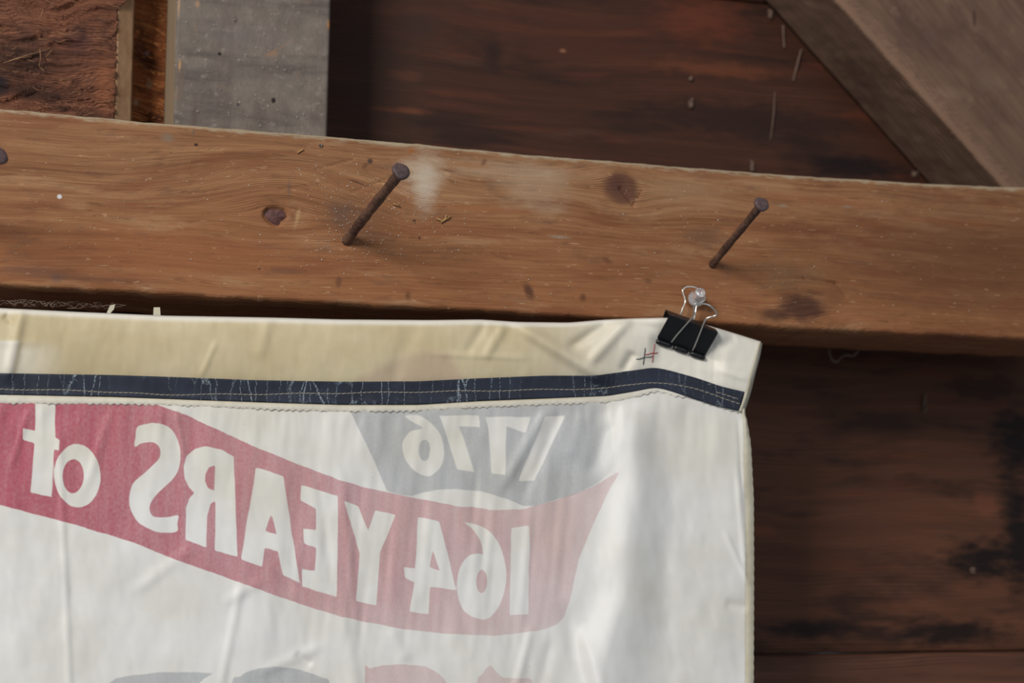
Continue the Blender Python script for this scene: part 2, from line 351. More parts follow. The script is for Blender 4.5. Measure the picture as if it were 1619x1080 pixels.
M_fibre = wood('torn_fibrous_wood', [(0.0, (46, 27, 20)), (0.3, (84, 49, 35)), (0.55, (112, 69, 49)), (0.8, (142, 92, 66)), (1.0, (178, 124, 92))], 0.075, seed=31.0, fine=330, rings=210, ring_amt=0.3, warp_amt=0.02,
    blotch=[((44, 28, 22), 0.5, 0.66, 20, 40, 0.8), ((156, 104, 76), 0.56, 0.72, 26, 60, 0.5)],
    stains_shade=[(30, 100, 110, 60, (48, 31, 24), 0.75, 0.9, 0.7), (0, 138, 22, 24, (34, 28, 32), 0.9, 0.7, 0.5), (60, 150, 90, 20, (54, 33, 25), 0.6, 0.9, 0.6), (125, 70, 24, 26, (72, 44, 44), 0.6, 0.9, 0.5), (165, 140, 22, 60, (150, 92, 60), 0.55, 0.9, 0.5), (20, 30, 50, 40, (96, 62, 46), 0.4, 0.9, 0.6)],
    rough=0.8, bump=0.8)
def sawn_mat():
    n = NT('saw_marked_edge'); xs = n.sep(); x, y, z = xs
    wv = n.wave(n.vec(n.math('MULTIPLY_ADD', z, 1.0, n.math('MULTIPLY', y, -1.6)), x), 1000, 2.0, 1.0)
    q = n.noise(n.vec(n.sc(x, 300), n.sc(y, 300), n.sc(z, 90)), 1, 4, 0.6)
    c = n.ramp(n.math('MULTIPLY_ADD', wv, 0.3, n.math('MULTIPLY', q, 0.75)), [(0.1, (122, 90, 64)), (0.5, (158, 122, 90)), (0.9, (188, 152, 118))])
    c = n.mix(n.map(n.noise(n.vec(n.sc(x, 60), n.sc(z, 60)), 1, 3), 0.5, 0.7, 0, 0.5), c, lin((124, 78, 50)))
    n.bump(wv, 0.3, 0.001); return n.done(c, 0.85)
M_sawn = sawn_mat()
M_rough = wood('rough_orange_wood', [(0.0, (60, 30, 18)), (0.3, (112, 60, 32)), (0.55, (156, 90, 48)), (0.8, (190, 122, 72)), (1.0, (222, 172, 122))], 0.1, seed=41.0, fine=620, fine_amt=0.55, mid_amt=0.35, rings=260, ring_amt=0.3, tilt=-0.22, warp_amt=0.02,
    blotch=[((46, 24, 16), 0.5, 0.66, 50, 70, 0.7), ((176, 112, 62), 0.56, 0.72, 50, 120, 0.6)],
    stains_shade=[(236, 132, 7, 14, (176, 140, 112), 0.7, 0.8, 0.6), (232, 84, 5, 5, (140, 118, 120), 0.7, 0.8, 0.5), (215, 162, 6, 8, (170, 140, 112), 0.7, 0.8, 0.6)],
    rough=0.8, bump=0.9)
BR = math.atan2(-1, 0.93)
M_brace = wood('dusty_brown_wood', [(0.0, (78, 58, 48)), (0.35, (99, 76, 63)), (0.65, (115, 89, 73)), (1.0, (140, 110, 90))], 0.07, seed=51.0, fine=300, rings=150, ring_amt=0.15, tilt=-0.82,
    blotch=[((84, 62, 52), 0.48, 0.68, 18, 30, 0.7), ((138, 112, 92), 0.56, 0.72, 40, 50, 0.5), ((92, 72, 66), 0.5, 0.7, 60, 60, 0.4)],
    stains_shade=[(1535, 35, 5, 26, (64, 46, 40), 0.8, 0.7, 0.6), (1290, 16, 60, 22, (48, 32, 24), 0.9, 0.7, 0.6, -0.4), (1560, 130, 40, 30, (120, 98, 82), 0.5, 0.9, 0.6), (1500, 150, 40, 20, (130, 104, 86), 0.5, 0.9, 0.6)],
    edge=((138, 108, 88), 0.6), rough=0.85, bump=0.45, spec=0.15)

# ------------------------------------------------------------------ setting: the plank wall behind
WALL_Y = 0.128
wall = empty('wall_back', (0.2, WALL_Y, 0.15)); tag(wall, kind='structure')
def plank(z0, z1, x0, x1, Y, mat, seed, thick=0.022, name='plank', nx=220, nz=36, rough=0.0010):
    """a board with a slightly uneven face and eased edges; front face at y = Y"""
    xs = np.linspace(x0, x1, nx); e = 0.0012
    zs = np.concatenate([[z0], np.linspace(z0+e, z1-e, nz), [z1]])
    X, Z = np.meshgrid(xs, zs, indexing='ij')
    h = fbm(X*9, Z*60, seed, 4)*rough + fbm(X*25, Z*300, seed+5, 3)*rough*0.5
    Yg = Y - h
    Zg = Z + np.where(Z < z0+e*1.01, 1, 0)*fbm(X*20, Z*0, seed+9)*0.0012 - np.where(Z > z1-e*1.01, 1, 0)*fbm(X*20, Z*0+3, seed+9)*0.0012
    Yg[:, 0] = Y+0.0015; Yg[:, -1] = Y+0.0015
    front = np.stack([X, Yg, Zg], -1)
    n, m = X.shape
    back = front[:, [m-1, 0]].copy(); back[..., 1] = Y+thick
    rings = np.concatenate([front, back], 1)
    return loft(name, rings, mat)
zs_ = [-0.30, float(at(1400, 1032, WALL_Y)[2]), float(at(1400, 440, WALL_Y)[2]), float(at(1190, 3, WALL_Y)[2]), 0.62]
for k in range(4):
    p = plank(zs_[k]+0.0006, zs_[k+1]-0.0006, -0.22 if k < 1 else 0.0, 0.80, WALL_Y+(0.001 if k == 0 else 0.0), [M_wall_low, M_wall, M_wall_up, M_wall_up][k], 60+k)
    adopt(wall, p)
# rough orange plank deeper in the gap at the left
ro = plank(float(at(240, 420, .1)[2]), float(at(240, -140, .1)[2]), -0.13, 0.06, 0.100, M_rough, 77, 0.026, nx=150, nz=180, rough=0.004)
tag(ro, 'rough orange-brown plank with torn fibres'); adopt(wall, ro)
lowL = plank(zs_[1]+0.0006, zs_[2]-0.0006, -0.22, -0.0006, WALL_Y, M_wall, 71, nx=40); adopt(wall, lowL)

# ------------------------------------------------------------------ boards behind the beam, upper left
def upright(name, uL, uR, vtop, vbot, Yf, Yb, mat, seed, rough=0.0006, nu=90, nv=120, e=3.0):
    """upright board; uL, uR are functions of v on the face plane Yf"""
    vs = np.linspace(vtop, vbot, nv); rings = []
    for v in vs:
        us = np.linspace(uL(v), uR(v), nu); Pf = at(us, np.full(nu, v), Yf)
        Pf[:, 1] -= fbm(Pf[:, 0]*220, Pf[:, 2]*40, seed, 4)*rough
        ed = np.minimum(np.arange(nu), np.arange(nu)[::-1])
        Pf[ed == 0, 1] += 0.0012
        Pb = at(np.array([uR(v)]), np.array([v]), Yf); Pb[:, 1] = Yb
        Pa = at(np.array([uL(v)]), np.array([v]), Yf); Pa[:, 1] = Yb
        rings.append(np.concatenate([Pf, Pb, Pa]))
    return loft(name, rings, mat, flip=True)
grey = empty('weathered_board', at(395, 200, 0.079))
tag(grey, 'weathered grey upright board with nail holes above the beam', 'board')
gb = upright('board_face', lambda v: 279-v*5/198, lambda v: 523-v*6/218, -170, 420, 0.068, 0.0915, M_grey, 5)
def bevel(name, uA, YA, uB, YB, vtop, vbot, mat, nv=90, nw=10, seed=0, rough=0.0005):
    vs = np.linspace(vtop, vbot, nv); t = np.linspace(0, 1, nw); rings = []
    for v in vs:
        A = at(uA(v), v, YA); B = at(uB(v), v, YB)
        F = A+(B-A)*t[:, None]; F[:, 1] += fbm(np.full(nw, v*0.05), t*6, seed)*rough
        C = np.array([A[0], YB, A[2]])
        rings.append(np.concatenate([F, C[None]]))
    return loft(name, rings, mat, flip=uA(0) < uB(0))
gs = bevel('sawn_edge', lambda v: 279.5-v*5/198, 0.0688, lambda v: 264.5-v*6/197, 0.0915, -170, 420, M_greyside, seed=3)
tag(gs, 'pale sawn left edge'); adopt(grey, gb, gs)

fib = empty('fibrous_board', at(90, 190, 0.08))
tag(fib, 'rough dark reddish board with torn fibres at the upper left corner', 'board')
vs = np.linspace(-170, 420, 240); rings = []
for v in vs:
    uR = 184-(v-13)*5/177.0 + (0 if v > 13 else (13-v)*1.0)
    uR = min(uR, 207)+2.2+0.9*math.sin(v*0.23)+0.6*math.sin(v*0.61)
    us = np.linspace(-190, uR, 200); Pf = at(us, np.full(200, v), 0.0705)
    wv = fbm(us*0.012, us*0+v*0.01, 13, 2)*60
    Pf[:, 1] -= fbm(us*0.02, (v+wv+us*0.02)*0.16, 8, 5)*0.0042+fbm(us*0.04, (v+wv*1.5)*0.5, 4, 3)*0.0022
    Pb = Pf[[-1, 0]].copy(); Pb[:, 1] = 0.0925
    rings.append(np.concatenate([Pf, Pb]))
fb = loft('board_face', rings, M_fibre, flip=True)
fe = bevel('sawn_edge', lambda v: min(186-(v-13)*5/177.0+(0 if v > 13 else (13-v)*1.0), 208), 0.0712, lambda v: 213-v*5/192, 0.078, -170, 420, M_sawn, seed=9)
tag(fe, 'light tan saw-marked right edge'); adopt(fib, fb, fe)
# loose curled fibres on the torn face
M_fray = plain('straw_fibre', (140, 104, 74), 0.8, var=0.3)
rng = random.Random(4); T = []
curls = [[(15, 96), (40, 88), (70, 80), (78, 76)], [(73, 90), (78, 84), (82, 79)], [(62, 30), (66, 22), (68, 14)], [(5, 100), (30, 92), (50, 90)], [(90, 50), (110, 55), (125, 48)], [(62, 105), (64, 92), (63, 78)], [(60, 62), (64, 62), (74, 64)]]
for c in curls: tube('', smooth_path([at(u, v, 0.0665-0.0015*math.sin(i*1.7)) for i, (u, v) in enumerate(c)], 5), 0.00026, None, seg=5, join=T)
for k in range(34):
    u = rng.uniform(-20, 178); v = rng.uniform(-10, 185); L = rng.uniform(8, 26); a = rng.gauss(0.08, 0.25)
    pts = [at(u+L*t*math.cos(a), v+L*t*math.sin(a)+rng.uniform(-2, 2), 0.0682-0.0016*math.sin(t*3)) for t in (0, .35, .7, 1)]
    tube('', smooth_path(pts, 3), [0.00018]*10, None, seg=4, join=T)
ff = join_tubes('loose_fibres', T, M_fray); tag(ff, 'pale loose wood fibres', kind='stuff'); adopt(fib, ff)
T = []
for k in range(70):
    u = rng.uniform(212, 262); v = rng.uniform(-5, 195); L = rng.uniform(5, 16); a = rng.gauss(0.35, 0.4)
    pts = [at(u+L*t*math.cos(a), v+L*t*math.sin(a), 0.0965-0.002*math.sin(t*3)) for t in (0, .35, .7, 1)]
    tube('', pts, 0.0002, None, seg=4, join=T)
ff2 = join_tubes('loose_fibres', T, plain('rust_fibre', (168, 110, 62), 0.8, var=0.3)); tag(ff2, 'orange loose wood fibres', kind='stuff'); adopt(wall, ff2)

# ------------------------------------------------------------------ diagonal brace, upper right
brace_r = poly_y([(0, 0), (1, 0)])
lerp = lambda a, b, n: np.array(a, float)+(np.array(b, float)-np.array(a, float))*np.linspace(0, 1, n)[:, None]
rid = lerp((1152, -190), (1697, 420), 110)
n_ = len(rid); rings = []; edge_attr = []
low = lerp((1040, -190), (1583, 420), 110)
BY, BB = 0.0665, 0.1265
for i in range(n_):
    t = i/(n_-1); A = at(*rid[i], BY); 
    B = at(*low[i], BB)
    d = np.array([0.68, 0, 0.73])*0.15
    wob = fbm(np.array([t*30.]), np.array([2.]), 3)[0]*0.003
    chip = 0.006*math.exp(-((rid[i][0]-1300)/22)**2)
    ring = []; ea = []
    for s in np.linspace(0, 1, 22):                 # side face, from the wall to the ridge
        q = B+(A-B)*s; q = q+np.array([-0.4, -0.3, -0.5])*fbm(np.array([s*6.]), np.array([t*50.]), 6)[0]*0.0018
        ring.append(q); ea.append(max(0, (s-0.86)/0.14)*0.7)
    for k_ in (0.15, 0.4, 0.7, 1):                  # worn ridge
        ring.append(A+np.array([0.002, -0.0010, 0.002])*k_+np.array([1, 0, 1])*chip*k_*0.4+np.array([0, 1, 0])*chip*0.8*(1-k_)); ea.append(0.95)
    for s in np.linspace(0.03, 1, 40):              # broad front face
        q = A+d*s; q = q+np.array([0, -1, 0])*(fbm(np.array([s*9.]), np.array([t*14.]), 16)[0]*0.002+0.001)
        ring.append(q); ea.append(max(0, 0.8-s*5.0))
    ring.append(np.array([A[0]+d[0], BB, A[2]+d[2]])); ea.append(0)
    rings.append(ring); edge_attr += ea
brace = loft('diagonal_brace', rings, M_brace, flip=True)
a_ = brace.data.attributes.new('edge', 'FLOAT', 'POINT'); a_.data.foreach_set('value', np.array(edge_attr, np.float32))
tag(brace, 'dusty brown diagonal timber brace running down behind the beam at the upper right', 'brace')

# ------------------------------------------------------------------ the beam
beam = empty('beam', at(800, 480, 0.03)); tag(beam, 'long reddish pine beam with big nails driven into it, across the whole view', 'beam')
NU, NR = 880, 110
us = np.linspace(-230, 1830, NU)
Tt = at(us, BEAM_TOP(us), 0.0); Bb = at(us, BEAM_BOT(us), 0.0)
r = np.linspace(0, 1, NR)[None, :]
X = np.broadcast_to(0.5*(Tt[:, 0]+Bb[:, 0])[:, None], (NU, NR)).copy()
topz = Tt[:, 2]+fbm(us*0.03, us*0, 1, 4)*0.0009; botz = Bb[:, 2]+fbm(us*0.02, us*0+7, 2, 5)*0.0026
Z = botz[:, None]*(1-r)+topz[:, None]*r
Yf = -(fbm(X*14, Z*230, 5, 4)*0.0007+fbm(X*30, Z*900, 9, 2)*0.0003+fbm(X*6, Z*18, 19, 3)*0.0012)
def seg_d(X, Z, p, q, Y=0.0):
    a = at(*p, Y); b = at(*q, Y); a = np.array([a[0], a[2]]); b = np.array([b[0], b[2]]); ab = b-a
    t = np.clip(((X-a[0])*ab[0]+(Z-a[1])*ab[1])/(ab@ab), 0, 1)
    return np.hypot(X-a[0]-t*ab[0], Z-a[1]-t*ab[1])
for p, q, wd, dp in [((980, 297), (1003, 326), 0.0007, 0.0018), ((1001, 324), (1017, 300), 0.0005, 0.0007), ((1272, 440), (1320, 448), 0.0006, 0.0016), ((1320, 448), (1338, 468), 0.0006, 0.0013), ((1225, 440), (1272, 440), 0.0005, 0.001),
                     ((500, 268), (560, 252), 0.0005, 0.0009), ((315, 236), (350, 238), 0.0004, 0.0007), ((555, 305), (620, 280), 0.0005, 0.0006), ((440, 300), (520, 290), 0.0004, 0.0005), ((60, 372), (240, 380), 0.0004, 0.0005), ((120, 300), (330, 306), 0.0004, 0.0005), ((700, 440), (930, 447), 0.0004, 0.0005)]:
    Yf += dp*np.exp(-(seg_d(X, Z, p, q)/wd)**2)
# pocket of the loose knot
KN = smooth_loop([(416, 340), (423, 329), (436, 328), (449, 331), (455, 341), (447, 350), (440, 357), (428, 354)], 4)
kc = at(435, 342, 0); ang = np.arctan2(Z-kc[2], X-kc[0]); kp = at(KN[:, 0], KN[:, 1], 0); ka = np.arctan2(kp[:, 2]-kc[2], kp[:, 0]-kc[0]); kr = np.hypot(kp[:, 2]-kc[2], kp[:, 0]-kc[0])
o_ = np.argsort(ka); rr = np.interp(ang, ka[o_], kr[o_], period=2*math.pi)
Yf += 0.0022*sstep(1.12, 0.95, np.hypot(Z-kc[2], X-kc[0])/rr)
front = np.stack([X, Yf, Z], -1)
def strip(y, dz, top):
    z = (topz if top else botz)+dz
    return np.stack([X[:, 0], np.full(NU, y)+0*z, z], -1)[:, None]
BD = 0.0655
tn = fbm(us*0.05, us*0+3, 6, 4)[:, None]
tc1 = strip(0.0009, 0.0009, True); tc2 = strip(0.0024, 0.0016, True); tc2[:, 0, 2] += tn[:, 0]*0.0006
bc1 = strip(0.0012, -0.0010, False); bc2 = strip(0.0035, -0.0022, False)
ring = np.concatenate([bc2, bc1, front, tc1, tc2, strip(BD, 0.0016, True)] + [strip(y, -0.0022, False) for y in np.linspace(BD, 0.008, 8)], 1)
ring[:, -8:, 2] += fbm(us[:, None]*0.01, np.linspace(0, 4, 8)[None, :], 33, 3)*0.002
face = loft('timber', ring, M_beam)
ea = np.zeros(ring.shape[:2]); ea[:, 2:2+NR] = sstep(0.955, 1.0, r)*0.62; ea[:, 2+NR:2+NR+2] = 1.0; ea[:, 2+NR+2] = 0.6
a_ = face.data.attributes.new('edge', 'FLOAT', 'POINT'); a_.data.foreach_set('value', ea.astype(np.float32).ravel())
kv = [at(435, 342, 0.0009)]+[at(*(np.array([435, 342])+(q-[435, 342])*0.6), 0.0012+0.0003*math.sin(i)) for i, q in enumerate(KN)]+[at(*q, 0.0026) for q in KN]
m_ = len(KN); kf = [(0, 1+i, 1+(i+1) % m_) for i in range(m_)]+[(1+i, 1+m_+i, 1+m_+(i+1) % m_, 1+(i+1) % m_) for i in range(m_)]
M_knot = plain('dark_knot', (92, 60, 56), 0.7, var=0.25, sc=500, bump=0.5)
kn = obj('knot', kv, kf, M_knot); tag(kn, 'dark purple-brown loose knot'); adopt(beam, face, kn)

# sawdust flecks lying in the grain of the beam, and on the grey board
def flecks(name, spots, Y, mat, seed, rmin=0.00012, rmax=0.0004):
    rg = random.Random(seed); V = []; Fc = []
    for (u0, v0, su, sv, cnt) in spots:
        for _ in range(cnt):
            u = rg.gauss(u0, su); v = rg.gauss(v0, sv)
            if Y == 0 and not (BEAM_TOP(u)+6 < v < BEAM_BOT(u)-3): continue
            if Y > 0 and (u < 284 or u > 514 or v > 205+(u-284)*0.05): continue
            c = at(u, v, Y-0.0003); s = rg.uniform(rmin, rmax); o = len(V); b = rg.uniform(0, 3)
            for k in range(4):
                V.append(c+np.array([math.cos(b+k*1.57)*s*rg.uniform(.6, 1.3), rg.uniform(-.0001, .0001), math.sin(b+k*1.57)*s*rg.uniform(.6, 1.3)]))
            V += [c+np.array([0, -s*0.7, 0]), c+np.array([0, 0.0006, 0])]
            for k in range(4): Fc += [(o+k, o+(k+1) % 4, o+4), (o+(k+1) % 4, o+k, o+5)]
    return obj(name, V, Fc, mat, smooth=False)
M_dust = plain('pale_dust', (216, 208, 196), 0.9, var=0.1)
sd = flecks('sawdust_flecks', [(560, 320, 45, 40, 150), (620, 350, 60, 30, 80), (560, 400, 60, 20, 50), (680, 270, 25, 35, 40), (300, 330, 200, 70, 60), (900, 380, 200, 50, 60), (1060, 340, 40, 25, 30), (1300, 420, 200, 60, 40)], 0, M_dust, 3)
tag(sd, 'tiny pale sawdust flecks clinging to the beam around the nails', 'dust', kind='stuff')
sg = flecks('sawdust_flecks', [(400, 150, 70, 40, 70), (470, 60, 50, 60, 40), (330, 50, 40, 60, 30)], 0.067, M_dust, 8)
tag(sg, 'tiny pale dust flecks on the weathered grey board', 'dust', kind='stuff')
# small chips of wood sitting on the beam
M_chip = plain('wood_chip', (178, 138, 88), 0.8, var=0.2)
T = []
for c in [[(690, 345), (700, 350), (712, 342)], [(697, 352), (704, 346), (706, 340)], [(470, 242), (476, 238), (480, 236)], [(622, 322), (632, 326)]]:
    tube('', [at(u, v, -0.0008) for u, v in c], 0.0004, None, seg=5, join=T)
ch = join_tubes('splinters', T, M_chip); adopt(beam, ch); tag(ch, 'pale splinters', kind='stuff')

# ------------------------------------------------------------------ big rusty nails
def rust(name, c1, c2):
    n = NT(name); xs = n.sep(); v = n.vec(*xs)
    a = n.noise(v, 420, 5, 0.65); b = n.noise(v, 90, 3, 0.5)
    c = n.mix(n.map(n.math('MULTIPLY_ADD', a, 0.6, n.math('MULTIPLY', b, 0.4)), 0.35, 0.65), lin(c1), lin(c2))
    n.bump(a, 0.5, 0.0006); return n.done(c, 0.62, 0.15, 0.35)
M_shank = rust('rusty_shank', (62, 42, 34), (112, 82, 66))
M_head = rust('rusty_head', (76, 60, 60), (108, 88, 86))
def nail(label, base, head, out, r_sh, r_hd, bend=0.0, burr=None):
    B = at(*base, 0.004); H = at(*head, -out); ax = H-B; L = np.linalg.norm(ax); ax /= L
    root = empty('nail', at(*base, 0.0)); tag(root, label, 'nail', 'large nails in the beam')
    side = np.cross(ax, [0, 1, 0]); side /= np.linalg.norm(side)
    pts = []; rad = []
    for t in np.linspace(0, 1, 26):
        p = B+(H-B)*t+np.array([0, 1, 0])*0; p = p+side*bend*math.exp(-t*9)+side*0.0001*math.sin(t*5)
        pts.append(p); rad.append(r_sh*(1+0.05*math.sin(t*23)+0.04*math.sin(t*51))*(1.08 if t < .12 else 1)*(1+0.12*sstep(0.93, 1, t)))
    sh = tube('shank', pts, rad, M_shank, seg=18)
    e1 = np.cross(ax, [0, 0, 1.0]); e1 /= np.linalg.norm(e1); e2 = np.cross(ax, e1)
    th = np.linspace(0, 2*math.pi, 28, endpoint=False); rg = []
    for h, rr_ in [(-0.0016, 0.55), (-0.0008, 0.95), (-0.0002, 1.0), (0.0008, 1.0), (0.0013, 0.93), (0.0014, 0.6), (0.0012, 0.05)]:
        rr2 = r_hd*rr_*(1+0.04*np.sin(th*3+base[0])+0.025*np.sin(th*5+1))
        rg.append(H+ax*h+rr2[:, None]*(np.cos(th)[:, None]*e1+np.sin(th)[:, None]*e2))
    hd = loft('head', rg, M_head)
    adopt(root, sh, hd)
    if burr:
        c = at(*burr[:2], burr[2]); bb = tube('burr', [c, c+np.array([0.0012, -0.0004, -0.0006]), c+np.array([0.0019, -.0005, -0.0004])], [0.0012, 0.0009, 0.0003], M_shank, seg=6); adopt(root, bb)
    return root
nail('rusty nail with a burr on its shank, beside the pale smear on the beam', (544, 385), (633.5, 271.5), 0.066, 0.0028, 0.0051, -0.0006, (597, 322, -0.036))
nail('rusty nail sticking out right above the binder clip', (1122, 424), (1203.5, 323.5), 0.058, 0.0023, 0.0046)
nail('dark nail head cut off by the left edge of the view', (-95, 350), (-4, 247), 0.062, 0.0025, 0.0051)

# ------------------------------------------------------------------ cobwebs and fluff on the wall
M_web = plain('dusty_web', (122, 100, 86), 0.9, var=0.2)
def strand(pts, Y, rad, label, k=6):
    o = tube('cobweb_strand', smooth_path([at(u, v, Y-0.001*math.sin(i*2.0)) for i, (u, v) in enumerate(pts)], k), rad, M_web, seg=6)
    tag(o, label, 'cobweb', 'cobweb strands and fluff on the plank wall')
strand([(1267, 78), (1261, 100), (1254, 128)], 0.1265, 0.0005, 'straight pale strand on the wall under the top of the diagonal brace')
strand([(1225, 146), (1223, 180), (1218, 222)], 0.1265, 0.0003, 'longest faint vertical strand on the dark upper plank left of the brace')
strand([(1238, 40), (1239, 60), (1240, 76)], 0.1265, 0.0005, 'short strand touching the lower edge of the diagonal brace near the top')
def fluff(c, ru, rv, Y, label, seed):
    rg = random.Random(seed); T = []
    for k in range(12):
        pts = [at(c[0]+rg.uniform(-1, 1)*ru, c[1]+rg.uniform(-1, 1)*rv, Y-rg.uniform(0, 0.0012)) for _ in range(3)]
        tube('', smooth_path(pts, 3), 0.00022, None, seg=5, join=T)
    o = join_tubes('cobweb_fluff', T, M_web); tag(o, label, 'cobweb', 'cobweb strands and fluff on the plank wall')
fluff((1092, 163), 4, 8, 0.127, 'pale elongated tuft hanging on the upper plank, lower of the two', 1)
fluff((1092, 124), 3, 3, 0.127, 'small pale tuft on the upper plank, higher of the two', 2)
fluff((1189, 262), 3, 9, 0.127, 'pale tuft just above the beam top behind the second nail', 3)
fluff((1218, 22), 4, 8, 0.127, 'pale tuft at the top edge beside the diagonal brace', 4)
fluff((1447, 276), 6, 5, 0.127, 'pale tuft at the foot of the diagonal brace above the beam', 8)
fluff((1462, 637), 3, 16, 0.127, 'faint vertical tuft on the lower plank under the beam at right', 5)
fluff((1538, 902), 5, 5, 0.127, 'grey tuft on the black stain of the lower plank', 6)
strand([(1310, 552), (1314, 566), (1322, 572), (1334, 562), (1350, 562), (1358, 552)], 0.11, 0.0009, 'hooked cobweb dangling under the beam right of the banner corner', 6)
T = []; rg = random.Random(12)
for k in range(46):
    u = rg.uniform(-10, 178); v0 = 478+u*0.035; L = rg.uniform(10, 40)
    pts = [at(u+L*t, v0+rg.uniform(-5, 6), 0.012+rg.uniform(-.003, .003)) for t in (0, .3, .6, 1)]
    tube('', smooth_path(pts, 3), 0.00022, None, seg=4, join=T)
wb_ = join_tubes('cobweb_fluff', T, M_web); tag(wb_, 'tangle of dusty cobweb under the beam above the banner at far left', 'cobweb', kind='stuff')
M_tab = plain('pale_paper', (206, 196, 172), 0.8, var=0.08)
def tab(name, pts, Y, label, cat):
    A = [at(u, v, Y) for u, v in pts]; Bk = [p+np.array([0, 0.0008, 0]) for p in A]; m = len(A)
    fs = [tuple(range(m)), tuple(range(m, 2*m))[::-1]]+[(i, m+i, m+(i+1) % m, (i+1) % m) for i in range(m)]
    o = obj(name, A+Bk, fs, M_tab, smooth=False); tag(o, label, cat); return o
tab('paper_tab', [(243, 486), (253, 486), (254, 502), (242, 502)], 0.004, 'tiny pale tab poking up behind the top edge of the banner', 'tab')
tab('wood_splinter', [(174, 483), (182, 481), (180, 489), (172, 498), (169, 494)], 0.006, 'tiny pale splinter above the banner left of the paper tab', 'splinter')

# ------------------------------------------------------------------ banner
S_TOP = poly_y([(-160, 480), (0, 488), (120, 494), (260, 500), (430, 503), (540, 506), (680, 507), (760, 506), (820, 510), (900, 511), (960, 506), (1010, 504), (1055, 503), (1095, 509), (1135, 520), (1165, 529), (1203, 541), (1260, 558)])
S_RT = poly_y([(-160, 587), (0, 590), (180, 593), (300, 597), (400, 601), (540, 603.5), (660, 603), (760, 598), (860, 594), (940, 594), (985, 588), (1013, 584), (1032, 581), (1052, 584), (1099, 597), (1140, 611), (1177, 619.5), (1260, 640)])
S_RB = poly_y([(-160, 620), (0, 624), (180, 627.5), (300, 632), (440, 637), (540, 640), (660, 640), (760, 634), (860, 630), (960, 626), (1002, 619), (1036, 612.5), (1052, 616), (1071, 622), (1104, 633), (1132, 642), (1168, 650), (1260, 672)])
S_BOT = poly_y([(-160, 633), (0, 639), (200, 640), (300, 643), (440, 649), (540, 652), (660, 651), (760, 645), (860, 641), (960, 637.5), (1000, 631), (1020, 624), (1040, 619), (1063, 627), (1090, 630), (1127, 642), (1165, 652), (1260, 676)])
S_ST = poly_y([(-160, 611), (0, 615), (140, 618), (250, 624), (440, 623), (640, 620), (820, 617), (960, 614), (1029, 604), (1057, 606), (1099, 615), (1140, 628), (1170, 638), (1260, 664)])
def v_mid(x0, v0, x1, v1, v): return x0+(v-v0)*(x1-x0)/(v1-v0)
_er = poly_y([(541, 1203), (585, 1191), (620, 1180), (650, 1167.5), (700, 1150)])
def sleeve_right(v): return _er(v)
_br = poly_y([(480, 1190), (560, 1189), (620, 1181), (648, 1176), (668, 1181), (702, 1186.5), (787, 1191), (900, 1191.5), (1080, 1191), (1260, 1190)])
def body_right(v): return _br(v)

def ridge(u, v, p, q, wd, amp, power=2):
    p = np.array(p, float); q = np.array(q, float); d = q-p; L = np.hypot(*d); d /= L
    s = ((u-p[0])*d[0]+(v-p[1])*d[1])/L; w_ = (u-p[0])*(-d[1])+(v-p[1])*d[0]
    return amp*np.exp(-np.abs(w_/wd)**power)*sstep(-0.25, 0.12, s)*sstep(1.25, 0.88, s)
def common_mm(u, v):
    """bulge of the hanging cloth towards the viewer in millimetres"""
    h = 1.0*fbm(u*0.006, v*0.004, 21, 2)
    g = np.exp(-(((u-1087)/85)**2))*sstep(640, 545, v)
    h = h + g*np.clip((560-v)/42.0, -0.3, 1.4)*4.5
    h = h + 3.2*sstep(1000, 1200, u)*sstep(700, 560, v)      # free corner curls forward
    return h*1.0
def sleeve_mm(u, v):
    t = np.clip((v-S_TOP(u))/(S_RT(u)-S_TOP(u)), 0, 1.4)
    h = 2.2*np.sin(np.pi*np.clip(t, 0, 1))**0.8
    h = h + ridge(u, v, (827, 520), (948, 594), 11, 3.45)+ridge(u, v, (905, 548), (958, 512), 9, -2.40)+ridge(u, v, (935, 570), (985, 515), 9, 2.10)
    h = h + ridge(u, v, (985, 585), (1000, 560), 8, -1.95)+ridge(u, v, (1000, 512), (1050, 522), 9, -1.80)+ridge(u, v, (770, 560), (795, 518), 8, 1.35)+ridge(u, v, (740, 555), (765, 515), 8, -0.90)
    h = h + ridge(u, v, (1080, 580), (1130, 600), 9, -1.20)+ridge(u, v, (1060, 572), (1064, 578), 6, -0.90)+ridge(u, v, (1140, 548), (1160, 535), 9, -1.05)+ridge(u, v, (1120, 580), (1175, 598), 5, 0.60)
    h = h + ridge(u, v, (14, 590), (34, 495), 9, 1.7)+ridge(u, v, (-20, 540), (60, 542), 7, 0.4)+ridge(u, v, (8, 500), (20, 510), 6, -1.20)
    h = h + ridge(u, v, (412, 560), (425, 510), 10, 0.75)+ridge(u, v, (320, 590), (340, 545), 5, 0.60)+ridge(u, v, (620, 600), (650, 520), 14, -0.90)+ridge(u, v, (690, 560), (820, 566), 5, 0.52)
    h = h + 1.3*fbm(u*0.02, v*0.012, 31, 3)+0.35*fbm(u*0.07, v*0.03, 37, 2)
    return h
CREST = poly_y([(600, 1005), (650, 1004), (697, 1001), (760, 1009), (824, 998), (884, 989), (935, 992), (1003, 972), (1045, 960), (1250, 940)])
VAL = poly_y([(600, 1046), (684, 1058), (780, 1068), (960, 1062), (1080, 1068), (1250, 1070)])
